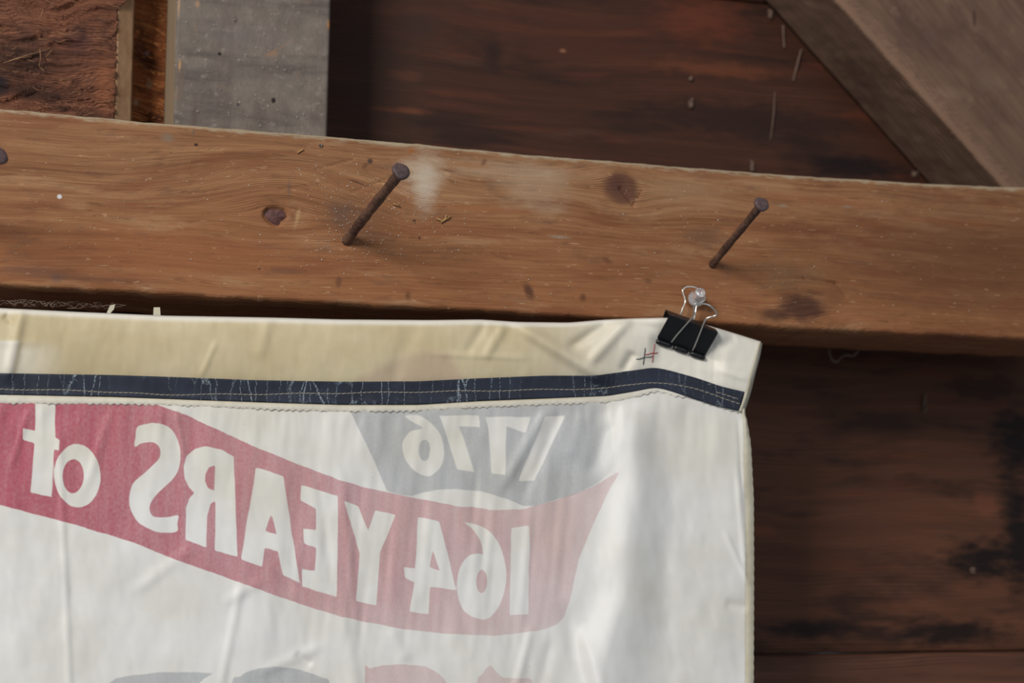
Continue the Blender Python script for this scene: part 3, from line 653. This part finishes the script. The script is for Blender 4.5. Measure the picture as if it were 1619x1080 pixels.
def body_mm(u, v):
    b = S_BOT(u); dv = np.maximum(v-b, 0)
    pk = np.exp(-dv/26.0)
    h = 1.3*pk*fbm(u*0.06, dv*0.006, 41, 3)*2
    h = h + 0.9*np.exp(-dv/110)*fbm((u+dv*0.12)*0.045, dv*0.004, 43, 2)*2
    c = CREST(v); va = VAL(v)
    rise = sstep(c-70, c-2, u)**1.5
    fall = sstep(c-4, va, u)
    h = h + np.where(u < c-3, 8.0*rise, 8.0*(1-fall))*sstep(612, 700, v)
    h = h + ridge(u, v, (896, 975), (930, 1100), 16, -2.85)+ridge(u, v, (925, 1010), (955, 1110), 12, 1.50)+ridge(u, v, (838, 1000), (815, 1090), 7, 1.20)+ridge(u, v, (870, 1020), (850, 1100), 10, -1.20)
    h = h + ridge(u, v, (860, 655), (800, 760), 9, 1.50)+ridge(u, v, (885, 655), (835, 770), 9, -1.20)+ridge(u, v, (960, 680), (935, 745), 13, -1.95)+ridge(u, v, (920, 660), (900, 720), 14, 1.20)
    h = h + ridge(u, v, (1166, 755), (1178, 900), 4, 1.05)+ridge(u, v, (1150, 850), (1180, 915), 4, 0.90)+ridge(u, v, (1128, 690), (1180, 690), 60, 1.05)+ridge(u, v, (1150, 955), (1178, 960), 9, -1.05)+ridge(u, v, (1168, 670), (1172, 760), 3, -0.75)
    h = h + ridge(u, v, (95, 720), (110, 1080), 5, 0.68)+ridge(u, v, (380, 930), (350, 1080), 7, 0.90)+ridge(u, v, (220, 930), (300, 870), 10, 0.75)+ridge(u, v, (360, 950), (410, 920), 9, 0.75)+ridge(u, v, (420, 1060), (500, 1025), 9, 0.90)+ridge(u, v, (470, 1035), (490, 1050), 7, -1.20)
    h = h + ridge(u, v, (550, 985), (560, 1100), 14, 1.35)+ridge(u, v, (620, 1000), (640, 1040), 10, 0.90)+ridge(u, v, (460, 930), (425, 880), 9, -1.05)+ridge(u, v, (745, 780), (800, 1000), 20, -1.20)+ridge(u, v, (690, 830), (720, 990), 16, 0.75)
    h = h + ridge(u, v, (540, 760), (560, 960), 7, 0.75)+ridge(u, v, (500, 740), (530, 950), 8, -0.68)+ridge(u, v, (175, 650), (140, 760), 7, 0.75)+ridge(u, v, (45, 650), (20, 730), 5, 0.75)+ridge(u, v, (280, 655), (290, 720), 4, 0.75)
    h = h + (2.6*fbm((u+0.15*v)*0.011, v*0.005, 51, 3)+1.5*fbm((u-0.2*v)*0.028, (v+0.1*u)*0.013, 57, 3))*sstep(0, 60, dv)
    pl = sstep(380, 520, u)*sstep(960, 860, u)*sstep(700, 780, v)*sstep(1060, 980, v)
    h = h + 2.2*pl*fbm((u+0.1*(v-800))*0.05, v*0.004, 61, 2)+1.2*fbm((u+0.12*(v-700))*0.03, v*0.003, 63, 2)*sstep(620, 400, u)*sstep(0, 40, dv)*sstep(900, 760, v)
    return h
Y_HANG = -0.0055
def rotv(r):
    r = np.array(r); a = np.linalg.norm(r); k = r/a
    K = np.array([[0, -k[2], k[1]], [k[2], 0, -k[0]], [-k[1], k[0], 0]])
    return np.eye(3)+math.sin(a)*K+(1-math.cos(a))*K@K
CLIP_R = rotv([0.4649, 0.2886, -0.0531]); CLIP_T = np.array([0.3066, -0.0140, 0.1453])
def grip(u, v):
    return (sstep(1022, 1046, u)*sstep(1152, 1126, u)*sstep(606, 566, v))
def mid_Y(u, v):
    nn = CLIP_R@np.array([0, 1.0, 0]); u, v = np.broadcast_arrays(np.asarray(u, float), np.asarray(v, float))
    d = FW+RT*((u-809.5)/F_PX)[..., None]-UP*((v-540)/F_PX)[..., None]
    t = ((CLIP_T-CAM)@nn)/(d@nn); return np.minimum((CAM+d*t[..., None])[..., 1], -0.0055)
def sleeve_Y(u, v):
    g = grip(u, v)
    return (Y_HANG-0.0012-(common_mm(u, v)+sleeve_mm(u, v))/1000.0)*(1-g)+g*(mid_Y(u, v)-0.0001)
def body_Y(u, v):
    s = sleeve_mm(u, v)*sstep(S_BOT(u)+10, S_BOT(u)-20, v)
    g = grip(u, v)
    return (Y_HANG-0.0003*sstep(-14, -2, v-S_BOT(u))-(common_mm(u, v)+0.8*s+body_mm(u, v)*sstep(-6, 22, v-S_BOT(u)))/1000.0)*(1-g)+g*(mid_Y(u, v)+0.0007)

# printed shapes: signed distances in cloth units, inside positive
def sd_poly(u, v, pts):
    p = np.asarray(pts, float); q = np.roll(p, -1, 0); d2 = np.full(u.shape, 1e12); ins = np.zeros(u.shape, bool)
    for (ax_, ay), (bx, by) in zip(p, q):
        ex, ey = bx-ax_, by-ay; L = ex*ex+ey*ey
        if L < 1e-9: continue
        t = np.clip(((u-ax_)*ex+(v-ay)*ey)/L, 0, 1)
        d2 = np.minimum(d2, (u-ax_-t*ex)**2+(v-ay-t*ey)**2)
        if ay != by:
            ins ^= ((ay > v) != (by > v)) & (u < ax_+(v-ay)*ex/ey)
    return np.where(ins, 1, -1)*np.sqrt(d2)
k1 = lambda L: [(x/2.348, 620+y/2.348) for x, y in L]
k2 = lambda L: [(400+x/2.348, 620+y/2.348) for x, y in L]
def ell(cx, cy, rx, ry, a=0.0, n=26):
    return [(cx+rx*math.cos(t)*math.cos(a)-ry*math.sin(t)*math.sin(a), cy+rx*math.cos(t)*math.sin(a)+ry*math.sin(t)*math.cos(a)) for t in np.linspace(0, 2*math.pi, n, endpoint=False)]
sl = lambda L: [tuple(q) for q in smooth_loop(L, 4)]
RED = [(-260, 560), (150, 600), (251, 641), (298, 658), (362, 688), (409, 709), (470, 733), (540, 760), (590, 774), (651, 787), (719, 799.5), (783, 806.5), (826, 804.5), (877, 792), (940, 768), (981, 744), (957.6, 786), (936, 833), (915, 884), (900, 952), (891.6, 975.6), (881, 987), (864, 994), (847, 998), (783, 1005), (719, 1003), (638.5, 995), (596, 986.5), (540.5, 975.5), (485, 958.6), (426, 939), (370.5, 918), (298, 892.6), (213, 858.5), (106.5, 826.6), (42.6, 809.5), (0, 799), (-260, 738)]
POS = [k1([(133, 20), (207, 20), (206, 170), (222, 176), (218, 216), (201, 213), (191, 390), (114, 372), (128, 190), (82, 178), (85, 134), (130, 145)]),
       k1(ell(287, 310, 86, 117, -0.05)),
       k1(sl([(508, 132), (540, 119), (580, 116), (625, 132), (655, 170), (669, 225), (663, 285), (640, 325), (600, 362), (570, 395), (557, 430), (568, 462), (600, 467), (640, 462), (662, 457), (658, 488), (657, 516), (620, 523), (570, 516), (515, 485), (485, 435), (480, 390), (492, 345), (525, 312), (565, 275), (592, 245), (593, 210), (572, 188), (545, 187), (520, 192), (500, 204), (503, 170)])),
       k1([(868, 240), (820, 214), (765, 202), (722, 212), (692, 238), (682, 275), (686, 320), (702, 352), (722, 374), (702, 395), (690, 432), (688, 548), (726, 563), (766, 577), (768, 460), (782, 415), (800, 402), (798, 590), (881, 613)]),
       k1([(950, 280), (1052, 312), (1112, 708), (1050, 678), (1032, 590), (985, 577), (972, 650), (894, 622)]),
       k1([(1255, 385), (1250, 762), (1120, 720), (1120, 655), (1170, 665), (1173, 577), (1127, 560), (1127, 507), (1173, 512), (1174, 432), (1113, 400), (1117, 345)]),
       k2([(337, 404), (392, 424), (428, 515), (453, 438), (530, 455), (470, 600), (458, 792), (380, 775), (396, 600)]),
       k2([(612, 465), (690, 480), (722, 600), (752, 735), (658, 722), (652, 825), (581, 815), (598, 705), (563, 688), (560, 648), (600, 655)]),
       k2(sl([(783, 484), (830, 492), (880, 520), (917, 575), (937, 650), (938, 720), (915, 790), (875, 838), (835, 842), (790, 820), (762, 770), (756, 710), (768, 650), (798, 610), (838, 600), (852, 602), (840, 550), (815, 510)])),
       k2([(958, 505), (1026, 495), (1022, 825), (953, 828)])]
HOLES = [k1(ell(272, 313, 39, 64, 0.03)), k1([(797, 270), (775, 280), (762, 305), (760, 330), (770, 355), (795, 366)]), k1([(1008, 452), (984, 516), (1026, 528)]), k2([(667, 585), (656, 650), (693, 664)]), k2(ell(848, 704, 20, 44, 0.05))]
GREY = [(535, 610), (553, 650), (575, 695), (600, 748), (612, 777), (632, 783), (651, 785), (664, 780), (690, 775), (719, 773), (762, 777), (800, 788), (826, 799), (847, 800), (877, 791), (905, 783), (940, 767), (960, 752), (972, 738), (968, 690), (958, 640), (950, 600)]
POS2 = [k2(sl([(560, 90), (600, 85), (640, 100), (690, 150), (708, 215), (700, 270), (665, 308), (630, 308), (590, 285), (560, 240), (556, 190), (580, 150), (630, 135), (600, 115)])),
        k2([(690, 88), (838, 88), (842, 132), (765, 128), (822, 297), (758, 287), (705, 128)]),
        k2([(862, 92), (1030, 92), (1012, 150), (940, 128), (935, 306), (884, 302), (872, 128)]),
        k2([(1085, 92), (1160, 85), (1045, 330), (983, 328)])]
HOLES2 = [k2(ell(636, 215, 21, 40, 0.0))]
LOWG = [k1([(400, 1085), (430, 1062), (500, 1050), (600, 1041), (700, 1040), (795, 1044), (760, 1062), (735, 1085), (735, 1300), (400, 1300)]), k1(sl([(860, 1082), (890, 1055), (930, 1034), (1000, 1020), (1080, 1023), (1150, 1042), (1195, 1062), (1225, 1090), (1240, 1300), (840, 1300)]))]
LOWR = [k2([(415, 1012), (432, 1028), (480, 1015), (560, 1010), (640, 1018), (690, 1045), (725, 1085), (725, 1300), (415, 1300)]), k2(sl([(832, 1085), (850, 1050), (880, 1015), (900, 1035), (930, 1060), (990, 1062), (1040, 1085), (1040, 1300), (820, 1300)]))]
def union(u, v, L):
    d = np.full(u.shape, -1e3)
    for q in L: d = np.maximum(d, sd_poly(u, v, q))
    return d

def cloth_mat(name, sleeve=False, hem=False):
    n = NT(name); xs = n.sep(); x, y, z = xs
    tw = n.wave(n.vec(n.math('MULTIPLY_ADD', x, 0.62, n.math('MULTIPLY', z, 0.78)), 0), 930, 0.6, 3.0)
    thr = n.noise(n.vec(n.sc(x, 1600), n.sc(z, 250)), 1, 2, 0.6)
    old = n.noise(n.vec(n.sc(x, 14, 4), n.sc(z, 18, 2)), 1, 4, 0.6)
    streak = n.noise(n.vec(n.sc(x, 240, 4), n.sc(z, 22, 2)), 1, 3, 0.6)
    if sleeve:
        base = n.mix(n.map(old, 0.3, 0.7), lin((212, 196, 160)), lin((194, 175, 134)))
        wht = n.math('MAXIMUM', n.map(x, 0.19, 0.30), n.attr('white'))
        base = n.mix(wht, base, lin((232, 226, 212)))  # tan cloth turning paler towards the right end
        base = n.mix(n.math('MULTIPLY', n.map(n.attr('tint'), -9, 9), 0.38), base, lin((176, 140, 128)))
    elif hem:
        base = n.mix(n.map(old, 0.3, 0.7), lin((226, 218, 196)), lin((206, 196, 168)))
    else:
        base = n.mix(n.map(old, 0.35, 0.7), lin((234, 232, 228)), lin((224, 220, 210)))
        yel = n.math('MULTIPLY', n.map(z, 0.0, 0.13, 0, 0.7), n.map(x, 0.12, 0.30, 1.0, 0.25))
        base = n.mix(n.math('MULTIPLY', yel, n.map(old, 0.3, 0.7, 0.5, 1.0)), base, lin((214, 203, 178)))
        fade = n.map(x, -0.06, 0.27, 1.02, 0.29, smooth=False)
        fade = n.math('MULTIPLY', fade, n.map(z, -0.06, 0.0, 0.62, 1.0))
        mot = n.noise(n.vec(n.sc(x, 700, 4), n.sc(z, 500, 2)), 1, 3, 0.6)
        dith = n.math('ADD', n.math('MULTIPLY_ADD', tw, 0.26, n.math('MULTIPLY_ADD', streak, 0.35, 0.38)), n.math('MULTIPLY', mot, 0.42))
        red = n.math('MULTIPLY', n.map(n.attr('print_red'), -0.9, 0.9), n.math('MULTIPLY', fade, dith, clamp=True), clamp=True)
        base = n.mix(red, base, lin((176, 58, 86)))
        gr = n.math('MULTIPLY', n.map(n.attr('print_grey'), -1.4, 1.4), n.math('MULTIPLY', dith, 0.54), clamp=True)
        base = n.mix(gr, base, lin((126, 134, 146)))
    base = n.mix(n.math('MULTIPLY', n.math('SUBTRACT', 1.0, tw), 0.17), base, lin((150, 140, 120)))
    sp = n.noise(n.vec(n.sc(x, 420, 1), n.sc(z, 420, 6)), 1, 2, 0.5)
    base = n.mix(n.map(sp, 0.74, 0.8, 0, 0.3), base, lin((150, 120, 84)))
    n.bump(n.math('MULTIPLY_ADD', tw, 0.7, n.math('MULTIPLY', thr, 0.5)), 0.22, 0.0006)
    n.b.inputs['Sheen Weight'].default_value = 0.12
    m = n.done(base, 0.45, 0, 0.45)
    return m
M_body = cloth_mat('worn_satin_cloth'); M_sleeve = cloth_mat('tan_sleeve_cloth', sleeve=True); M_hem = cloth_mat('hem_cloth', hem=True)

banner = empty('banner', at(600, 508, Y_HANG)); tag(banner, 'cream satin banner seen from behind, faded red and grey print, hanging under the beam', 'banner')
vs = np.concatenate([np.linspace(0, 1, 50), 1+np.linspace(0, 1, 210)[1:]])
nu = 470; s = np.linspace(0, 1, nu)
Pg = np.zeros((len(vs), nu, 3)); U = np.zeros((len(vs), nu)); V = U.copy()
for i, q in enumerate(vs):
    if q <= 1:
        u0 = -150+s*(1174+150); v = S_TOP(u0)+2+(S_BOT(u0)-S_TOP(u0)-2)*q; rgt = np.minimum(body_right(v[-1]), 1400)
        rgt = 1188 if q < 0.5 else body_right(v[-1])
        u = -150+s*(rgt+150); v = S_TOP(u)+2+(S_BOT(u)-S_TOP(u)-2)*q
    else:
        t = q-1; v = S_BOT(-150+s*(1174+150)); v = v+(1240-v)*t
        u = -150+s*(body_right(v[-1])+150)
    U[i] = u; V[i] = v
Pg = at(U, V, body_Y(U, V))
JU = U+2.0*fbm(U*0.05, V*0.03, 71, 2)+1.0*fbm(U*0.16, V*0.05, 73, 2); JV = V+2.2*fbm(U*0.04, V*0.03, 75, 2)+1.0*fbm(U*0.15, V*0.06, 77, 2)
red = np.minimum(sd_poly(JU, JV, RED), -np.minimum(union(JU, JV, POS), -union(JU, JV, HOLES)))
red = np.maximum(red, union(JU, JV, LOWR))
gry = np.minimum(sd_poly(JU, JV, GREY), -np.minimum(union(JU, JV, POS2), -union(JU, JV, HOLES2)))
gry = np.minimum(gry, (952-U)*0.045)
gry = np.maximum(gry, union(JU, JV, LOWG))
panel = grid('cloth_panel', Pg, M_body, attrs={'print_red': red, 'print_grey': gry})
md = panel.modifiers.new('thickness', 'SOLIDIFY'); md.thickness = 0.0004; md.offset = 1.0

# sleeve folded over at the top, with a pinked lower edge
nu = 760; ts = np.linspace(0, 1, 64); s = np.linspace(0, 1, nu)
U = np.zeros((64, nu)); V = U.copy(); Yd = U.copy(); WH = U.copy(); TI = U.copy()
for i, t in enumerate(ts):
    rgt = v_mid(1203, 0, 1167.5, 1, t) + 4*math.sin(t*math.pi)
    u = -150+s*(rgt+150); b = S_BOT(u)
    zig = np.abs(((u/11.0+0.3*fbm(u*0.02, u*0, 3)) % 1)-0.5)*4-1
    v = S_TOP(u)+(b+zig*(1.7+1.6*fbm(u*0.03, u*0+5, 8, 2))*sstep(0.93, 1, t)-S_TOP(u))*t
    Yd[i] = sleeve_Y(u, v)
    if t < 0.09: Yd[i] += 0.0030*(1-math.sqrt(max(0, 1-(1-t/0.09)**2)))
    Yd[i] += 0.0002*sstep(S_RB(u)+1, S_RB(u)+6, v) + 0.0006*sstep(S_RT(u)-6, S_ST(u), v)*sstep(S_RB(u)+8, S_ST(u), v)
    Yd[i] += -0.0006*sstep(S_RB(u)+2, b, v)*fbm(u*0.09, u*0, 5, 2)
    Yd[i] += 0.0007*sstep(b-5, b+1, v)
    U[i] = u; V[i] = v
WH = np.maximum(sstep(120, 30, U)*sstep(534, 556, V)*0.5*sstep(26, 34, U-0+(V-560)*0.2)+sstep(30, 22, U+(V-560)*0.2)*sstep(536, 542, V)*0.8, sstep(S_RB(U), S_RB(U)+4, V)*0.8)
WH = np.maximum(WH, sstep(S_TOP(U)+11, S_TOP(U)+4, V)*0.95)
TI = sd_poly(U, V, sl([(575, 604), (588, 588), (620, 572), (655, 560), (690, 554), (712, 566), (728, 590), (734, 612)]))
sleeve = grid('sleeve', at(U, V, Yd), M_sleeve, attrs={'white': WH, 'tint': TI})
md = sleeve.modifiers.new('thickness', 'SOLIDIFY'); md.thickness = 0.0004; md.offset = 1.0
tag(sleeve, 'tan folded-over sleeve with a pinked lower edge')

# navy stripe
def navy():
    n = NT('cracked_navy_paint'); xs = n.sep(); x, y, z = xs
    q = n.noise(n.vec(n.sc(x, 60), n.sc(z, 60)), 1, 3, 0.6)
    c = n.mix(n.map(q, 0.3, 0.7), lin((32, 36, 47)), lin((40, 45, 59)))
    wx = n.noise(n.vec(n.sc(x, 70), n.sc(z, 130)), 1, 3, 0.6)
    e = n.vor(n.vec(n.math('MULTIPLY_ADD', wx, 0.5, n.sc(x, 130)), n.sc(z, 16), 0), 1.0)
    msk = n.map(n.noise(n.vec(n.sc(x, 26, 2), n.sc(z, 8)), 1, 2, 0.5), 0.42, 0.6)
    brk = n.map(n.noise(n.vec(n.sc(x, 900), n.sc(z, 900)), 1, 2, 0.5), 0.40, 0.55)
    ck = n.math('MULTIPLY', n.math('MULTIPLY', n.map(e, 0.03, 0.006), msk), brk)
    c = n.mix(n.math('MULTIPLY', ck, 0.5), c, lin((176, 188, 194)))
    e2 = n.vor(n.vec(n.math('MULTIPLY_ADD', wx, 1.2, n.sc(x, 260)), n.sc(z, 190), 3), 1.0)
    m2 = n.math('MULTIPLY', n.map(n.noise(n.vec(n.sc(x, 30, 7), n.sc(z, 20)), 1, 3, 0.6), 0.56, 0.66), brk)
    c = n.mix(n.math('MULTIPLY', n.math('MULTIPLY', n.map(e2, 0.09, 0.02), m2), 0.5), c, lin((170, 184, 190)))
    wear = n.map(n.noise(n.vec(n.sc(x, 90, 9), n.sc(z, 30)), 1, 4, 0.7), 0.60, 0.75, 0, 0.35)
    c = n.mix(wear, c, lin((96, 116, 136)))
    return n.done(c, 0.55, 0, 0.3)
M_navy = navy()
nu = 560; s = np.linspace(0, 1, nu); ts = np.linspace(0, 1, 14); U = np.zeros((14, nu)); V = U.copy()
for i, t in enumerate(ts):
    u = -150+s*(v_mid(1177, 0, 1168.5, 1, t)+150); U[i] = u; V[i] = S_RT(u)+(S_RB(u)-S_RT(u))*t
def sleeve_face_Y(u, v):
    y = sleeve_Y(u, v)
    y = y + 0.0002*sstep(S_RB(u)+1, S_RB(u)+6, v) + 0.0006*sstep(S_RT(u)-6, S_ST(u), v)*sstep(S_RB(u)+8, S_ST(u), v)
    return y
stripe = grid('navy_stripe', at(U, V, sleeve_face_Y(U, V)-0.0006), M_navy)
md = stripe.modifiers.new('thickness', 'SOLIDIFY'); md.thickness = 0.0002; md.offset = 1.0
tag(stripe, 'cracked navy blue stripe')

# sewing
M_thread = plain('beige_thread', (168, 158, 140), 0.8, var=0.1)
T = []; u = -140.0; rg = random.Random(2); i = 0
def run(u0, u1, off):
    u = u0
    while u < u1:
        L = 8.0; a = u; b = min(u+L, u1); va = S_ST(a)+off(a)+0.5; vb = S_ST(b)+off(b)-0.4
        mid = (a+b)/2; vm = (va+vb)/2
        tube('', [at(a, va, sleeve_face_Y(a, va)-0.00065), at(mid, vm, sleeve_face_Y(mid, vm)-0.0008), at(b, vb, sleeve_face_Y(b, vb)-0.00065)], 0.00023, None, seg=5, join=T); u += L+0.2
run(-140, 1170, lambda q: 0.8*math.sin(q*0.05)); run(1133, 1167, lambda q: -6+0.0*q)
st = join_tubes('stitching', T, M_thread); tag(st, 'beige machine stitching', kind='stuff')

# side hem: narrow turned edge down the right of the cloth and of the sleeve
def hem_mat():
    n = NT('overcast_edge'); xs = n.sep(); x, y, z = xs
    w_ = n.wave(n.vec(n.math('MULTIPLY_ADD', z, 1.0, n.math('MULTIPLY', x, 0.35)), 0), 900, 1.0, 2.0)
    q = n.noise(n.vec(n.sc(x, 100), n.sc(z, 40)), 1, 3)
    c = n.mix(n.map(q, 0.3, 0.7), lin((226, 218, 196)), lin((212, 202, 176)))
    c = n.mix(n.math('MULTIPLY', n.math('SUBTRACT', 1, w_), 0.25), c, lin((150, 136, 108)))
    n.bump(w_, 0.5, 0.0008); return n.done(c, 0.75)
M_edge = hem_mat()
vv = np.linspace(646, 1245, 240); wdt = np.linspace(0, 1, 9); Pg = np.zeros((240, 9, 3))
for i, v in enumerate(vv):
    wd = 5+8.5*sstep(650, 740, v); e = body_right(v)+0.8+0.4*math.sin(v*0.4); u = e-wd*(1-wdt)
    bl = np.sin(np.pi*np.clip(wdt, 0.06, 0.97))**0.5*0.0011
    Pg[i] = at(u, np.full(9, v), body_Y(u, np.full(9, v))-0.0005-bl)
hem1 = grid('side_hem', Pg, M_edge, flip=True); tag(hem1, 'narrow overcast right edge')
vv = np.linspace(0, 1, 60); Pg = np.zeros((60, 9, 3))
cA = smooth_path([(1200, 541), (1193, 565), (1186, 590), (1179, 620), (1168, 650)], 15)
cB = smooth_path([(1205.5, 543), (1201, 566), (1194, 592), (1187, 621), (1177, 651)], 15)
for i, t in enumerate(vv):
    a = cA[min(int(t*60), 60)]; b = cB[min(int(t*60), 60)]
    uu = a[0]+(b[0]-a[0])*wdt; vq = a[1]+(b[1]-a[1])*wdt
    y0 = sleeve_Y(uu, vq)
    Pg[i] = at(uu, vq, y0-0.0004-0.0010*np.sin(np.pi*np.clip(wdt, 0.06, 1))**0.6+0.0032*wdt**2)
hem2 = grid('side_hem', Pg, M_edge, flip=True); tag(hem2, 'narrow overcast end of the sleeve')

# hand-sewn hash mark: four threads
M_dk = plain('dark_thread', (48, 52, 62), 0.8); M_rd = plain('red_thread', (168, 50, 62), 0.8)
marks = []
for a, b, m in [((1020.3, 550), (1017, 576.5), M_dk), ((1035.2, 543), (1031.5, 573), M_rd), ((1006, 568), (1032, 563.3), M_dk), ((1019.6, 560.6), (1040, 557.5), M_rd)]:
    pts = []
    for t in np.linspace(0, 1, 9):
        u = a[0]+(b[0]-a[0])*t; v = a[1]+(b[1]-a[1])*t+0.5*math.sin(t*9)
        pts.append(at(u, v, sleeve_Y(u, v)-(0.0005+0.0003*abs(math.sin(t*9.4)))))
    o = tube('sewn_thread', pts, 0.00022, m, seg=6); marks.append(o)
tag(marks[1], 'red thread of the sewn hash mark'); tag(marks[3], 'red thread of the sewn hash mark')
adopt(banner, panel, sleeve, stripe, st, hem1, hem2, *marks)

# ------------------------------------------------------------------ binder clip
RC = CLIP_R; TC = CLIP_T
cl = lambda p: RC@np.array(p)+TC
clip = empty('binder_clip', cl((0, 0, -0.018))); tag(clip, 'black binder clip with silver wire handles gripping the top corner of the banner', 'clip')
n = NT('black_enamel'); M_black = n.done((17, 17, 18), 0.38, 0, 0.45)
M_steel = NT('nickel_wire').done((226, 222, 212), 0.28, 1.0, 0.5)
W_, D_, H_, TH = 0.016, 0.006, 0.018, 0.0005
def profile():
    """cross-section (y, z): front plate up, over the spine with rounded corners, back plate down"""
    P_ = [(-0.0009, -H_), (-D_*0.93, -0.0016), (-D_*0.80, -0.0003), (-D_*0.55, 0.0001), (0, 0.0002), (D_*0.55, 0.0001), (D_*0.80, -0.0003), (D_*0.93, -0.0016), (0.0009, -H_)]
    return np.array(P_)
pr = smooth_path(profile(), 5)
xs_ = np.linspace(-W_, W_, 33); rings = []
for xq in xs_:
    tap = 1.0
    o = [cl((xq, y, z)) for y, z in pr]
    cen = pr.mean(0); nrm = np.gradient(pr, axis=0); nrm = np.stack([nrm[:, 1], -nrm[:, 0]], -1); nrm /= np.linalg.norm(nrm, axis=1)[:, None]
    inn = [cl((xq, y, z)) for y, z in (pr+nrm*TH)[::-1]]
    rings.append(o+inn)
spring = loft('spring_body', rings, M_black, smooth=False)
parts = [spring]
# rolled lips: three on each jaw with gaps where the handles hook in
gaps = [(-0.016, -0.0062), (-0.0042, 0.0048), (0.0068, 0.016)]
for sgn in (-1, 1):
    for (x0, x1) in gaps:
        lp = tube('rolled_lip', [cl((xx, sgn*0.0020, -H_-0.0003)) for xx in np.linspace(x0, x1, 6)], [0.0013, 0.0016, 0.0016, 0.0016, 0.0016, 0.0013], M_black, seg=12)
        parts.append(lp)
def wire(name, pts, rad=0.00052):
    return tube(name, smooth_path(pts, 8), rad, M_steel, seg=10)
c4 = lambda x, y: (1020+x/7.714, 440+y/7.714)
def plate_Y(u, v, off):
    """depth of the front plate under a view position, moved off towards the viewer"""
    nn = RC@np.array([0, -(H_-0.0016), -(D_*0.93-0.0009)]); nn /= np.linalg.norm(nn); p0 = cl((0, -0.0009, -H_))+nn*off
    d = FW+RT*((u-809.5)/F_PX)-UP*((v-540)/F_PX)
    tt = ((p0-CAM)@nn)/(d@nn); return CAM+d*tt
fr = []
for (x, y, off) in [(318, 782, 0.0006), (380, 700, 0.0008), (470, 595, 0.0010), (560, 495, 0.0012), (596, 448, 0.0013), (600, 400, 0.0010), (592, 345, 0.0007), (604, 318, 0.0006), (640, 313, 0.0006), (720, 312, 0.0006), (790, 335, 0.0007), (845, 385, 0.0008), (874, 432, 0.0010), (850, 458, 0.0011), (790, 475, 0.0013), (745, 494, 0.0014), (722, 530, 0.0013), (690, 610, 0.0011), (640, 735, 0.0008), (577, 884, 0.0006)]:
    fr.append(plate_Y(*c4(x, y), off))
# keep the handle leaning back to the front plate's plane, head tipping towards the beam
h1 = wire('wire_handle', fr); parts.append(h1); tag(h1, 'front silver wire handle')
bk = []
for (x, y, Y) in [(405, 500, -0.0085), (432, 432, -0.0075), (462, 355, -0.0072), (489, 288, -0.0070), (478, 235, -0.0068), (461, 180, -0.0066), (458, 148, -0.0066), (490, 112, -0.0066), (545, 102, -0.0066), (610, 112, -0.0066), (672, 150, -0.0066), (720, 215, -0.0066), (728, 262, -0.0068), (690, 292, -0.0070), (640, 318, -0.0070), (624, 350, -0.0072), (612, 420, -0.0074), (598, 490, -0.0078), (580, 545, -0.0085)]:
    bk.append(at(*c4(x, y), Y))
h2 = wire('wire_handle', bk); parts.append(h2); tag(h2, 'rear silver wire handle hooked over the pushpin')
adopt(clip, *parts)

# ------------------------------------------------------------------ clear pushpin
n = NT('clear_plastic'); M_clear = n.done((245, 247, 250), 0.06, 0, 0.5)
n.b.inputs['Transmission Weight'].default_value = 0.8; n.b.inputs['IOR'].default_value = 1.49
pb = at(1099.5, 473.5, -0.0015); ph = at(1107.2, 463.3, -0.0125); ax = ph-pb; L = np.linalg.norm(ax); ax /= L
pin = empty('pushpin', at(1097, 477, 0.0)); tag(pin, 'clear plastic pushpin in the beam holding the wire handle of the clip', 'pushpin')
e1 = np.cross(ax, [0, 0, 1.0]); e1 /= np.linalg.norm(e1); e2 = np.cross(ax, e1); th = np.linspace(0, 2*math.pi, 36, endpoint=False)
prof = [(0.0, 0.0005), (0.0, 0.0040), (0.0004, 0.0050), (0.0012, 0.0051), (0.0018, 0.0044), (0.0026, 0.0027), (0.0045, 0.0020), (0.0070, 0.0019), (0.0090, 0.0023), (0.0100, 0.0030), (0.0108, 0.0033), (0.0116, 0.0032), (0.0120, 0.0027), (0.0119, 0.0021), (0.0108, 0.0017), (0.0104, 0.0002)]
hb = loft('handle', [pb+ax*h+rr_*(np.cos(th)[:, None]*e1+np.sin(th)[:, None]*e2) for h, rr_ in prof], M_clear)
nd = tube('steel_point', [pb+ax*0.004, pb, pb-ax*0.006], [0.00055, 0.00055, 0.0002], M_steel, seg=10)
adopt(pin, hb, nd)
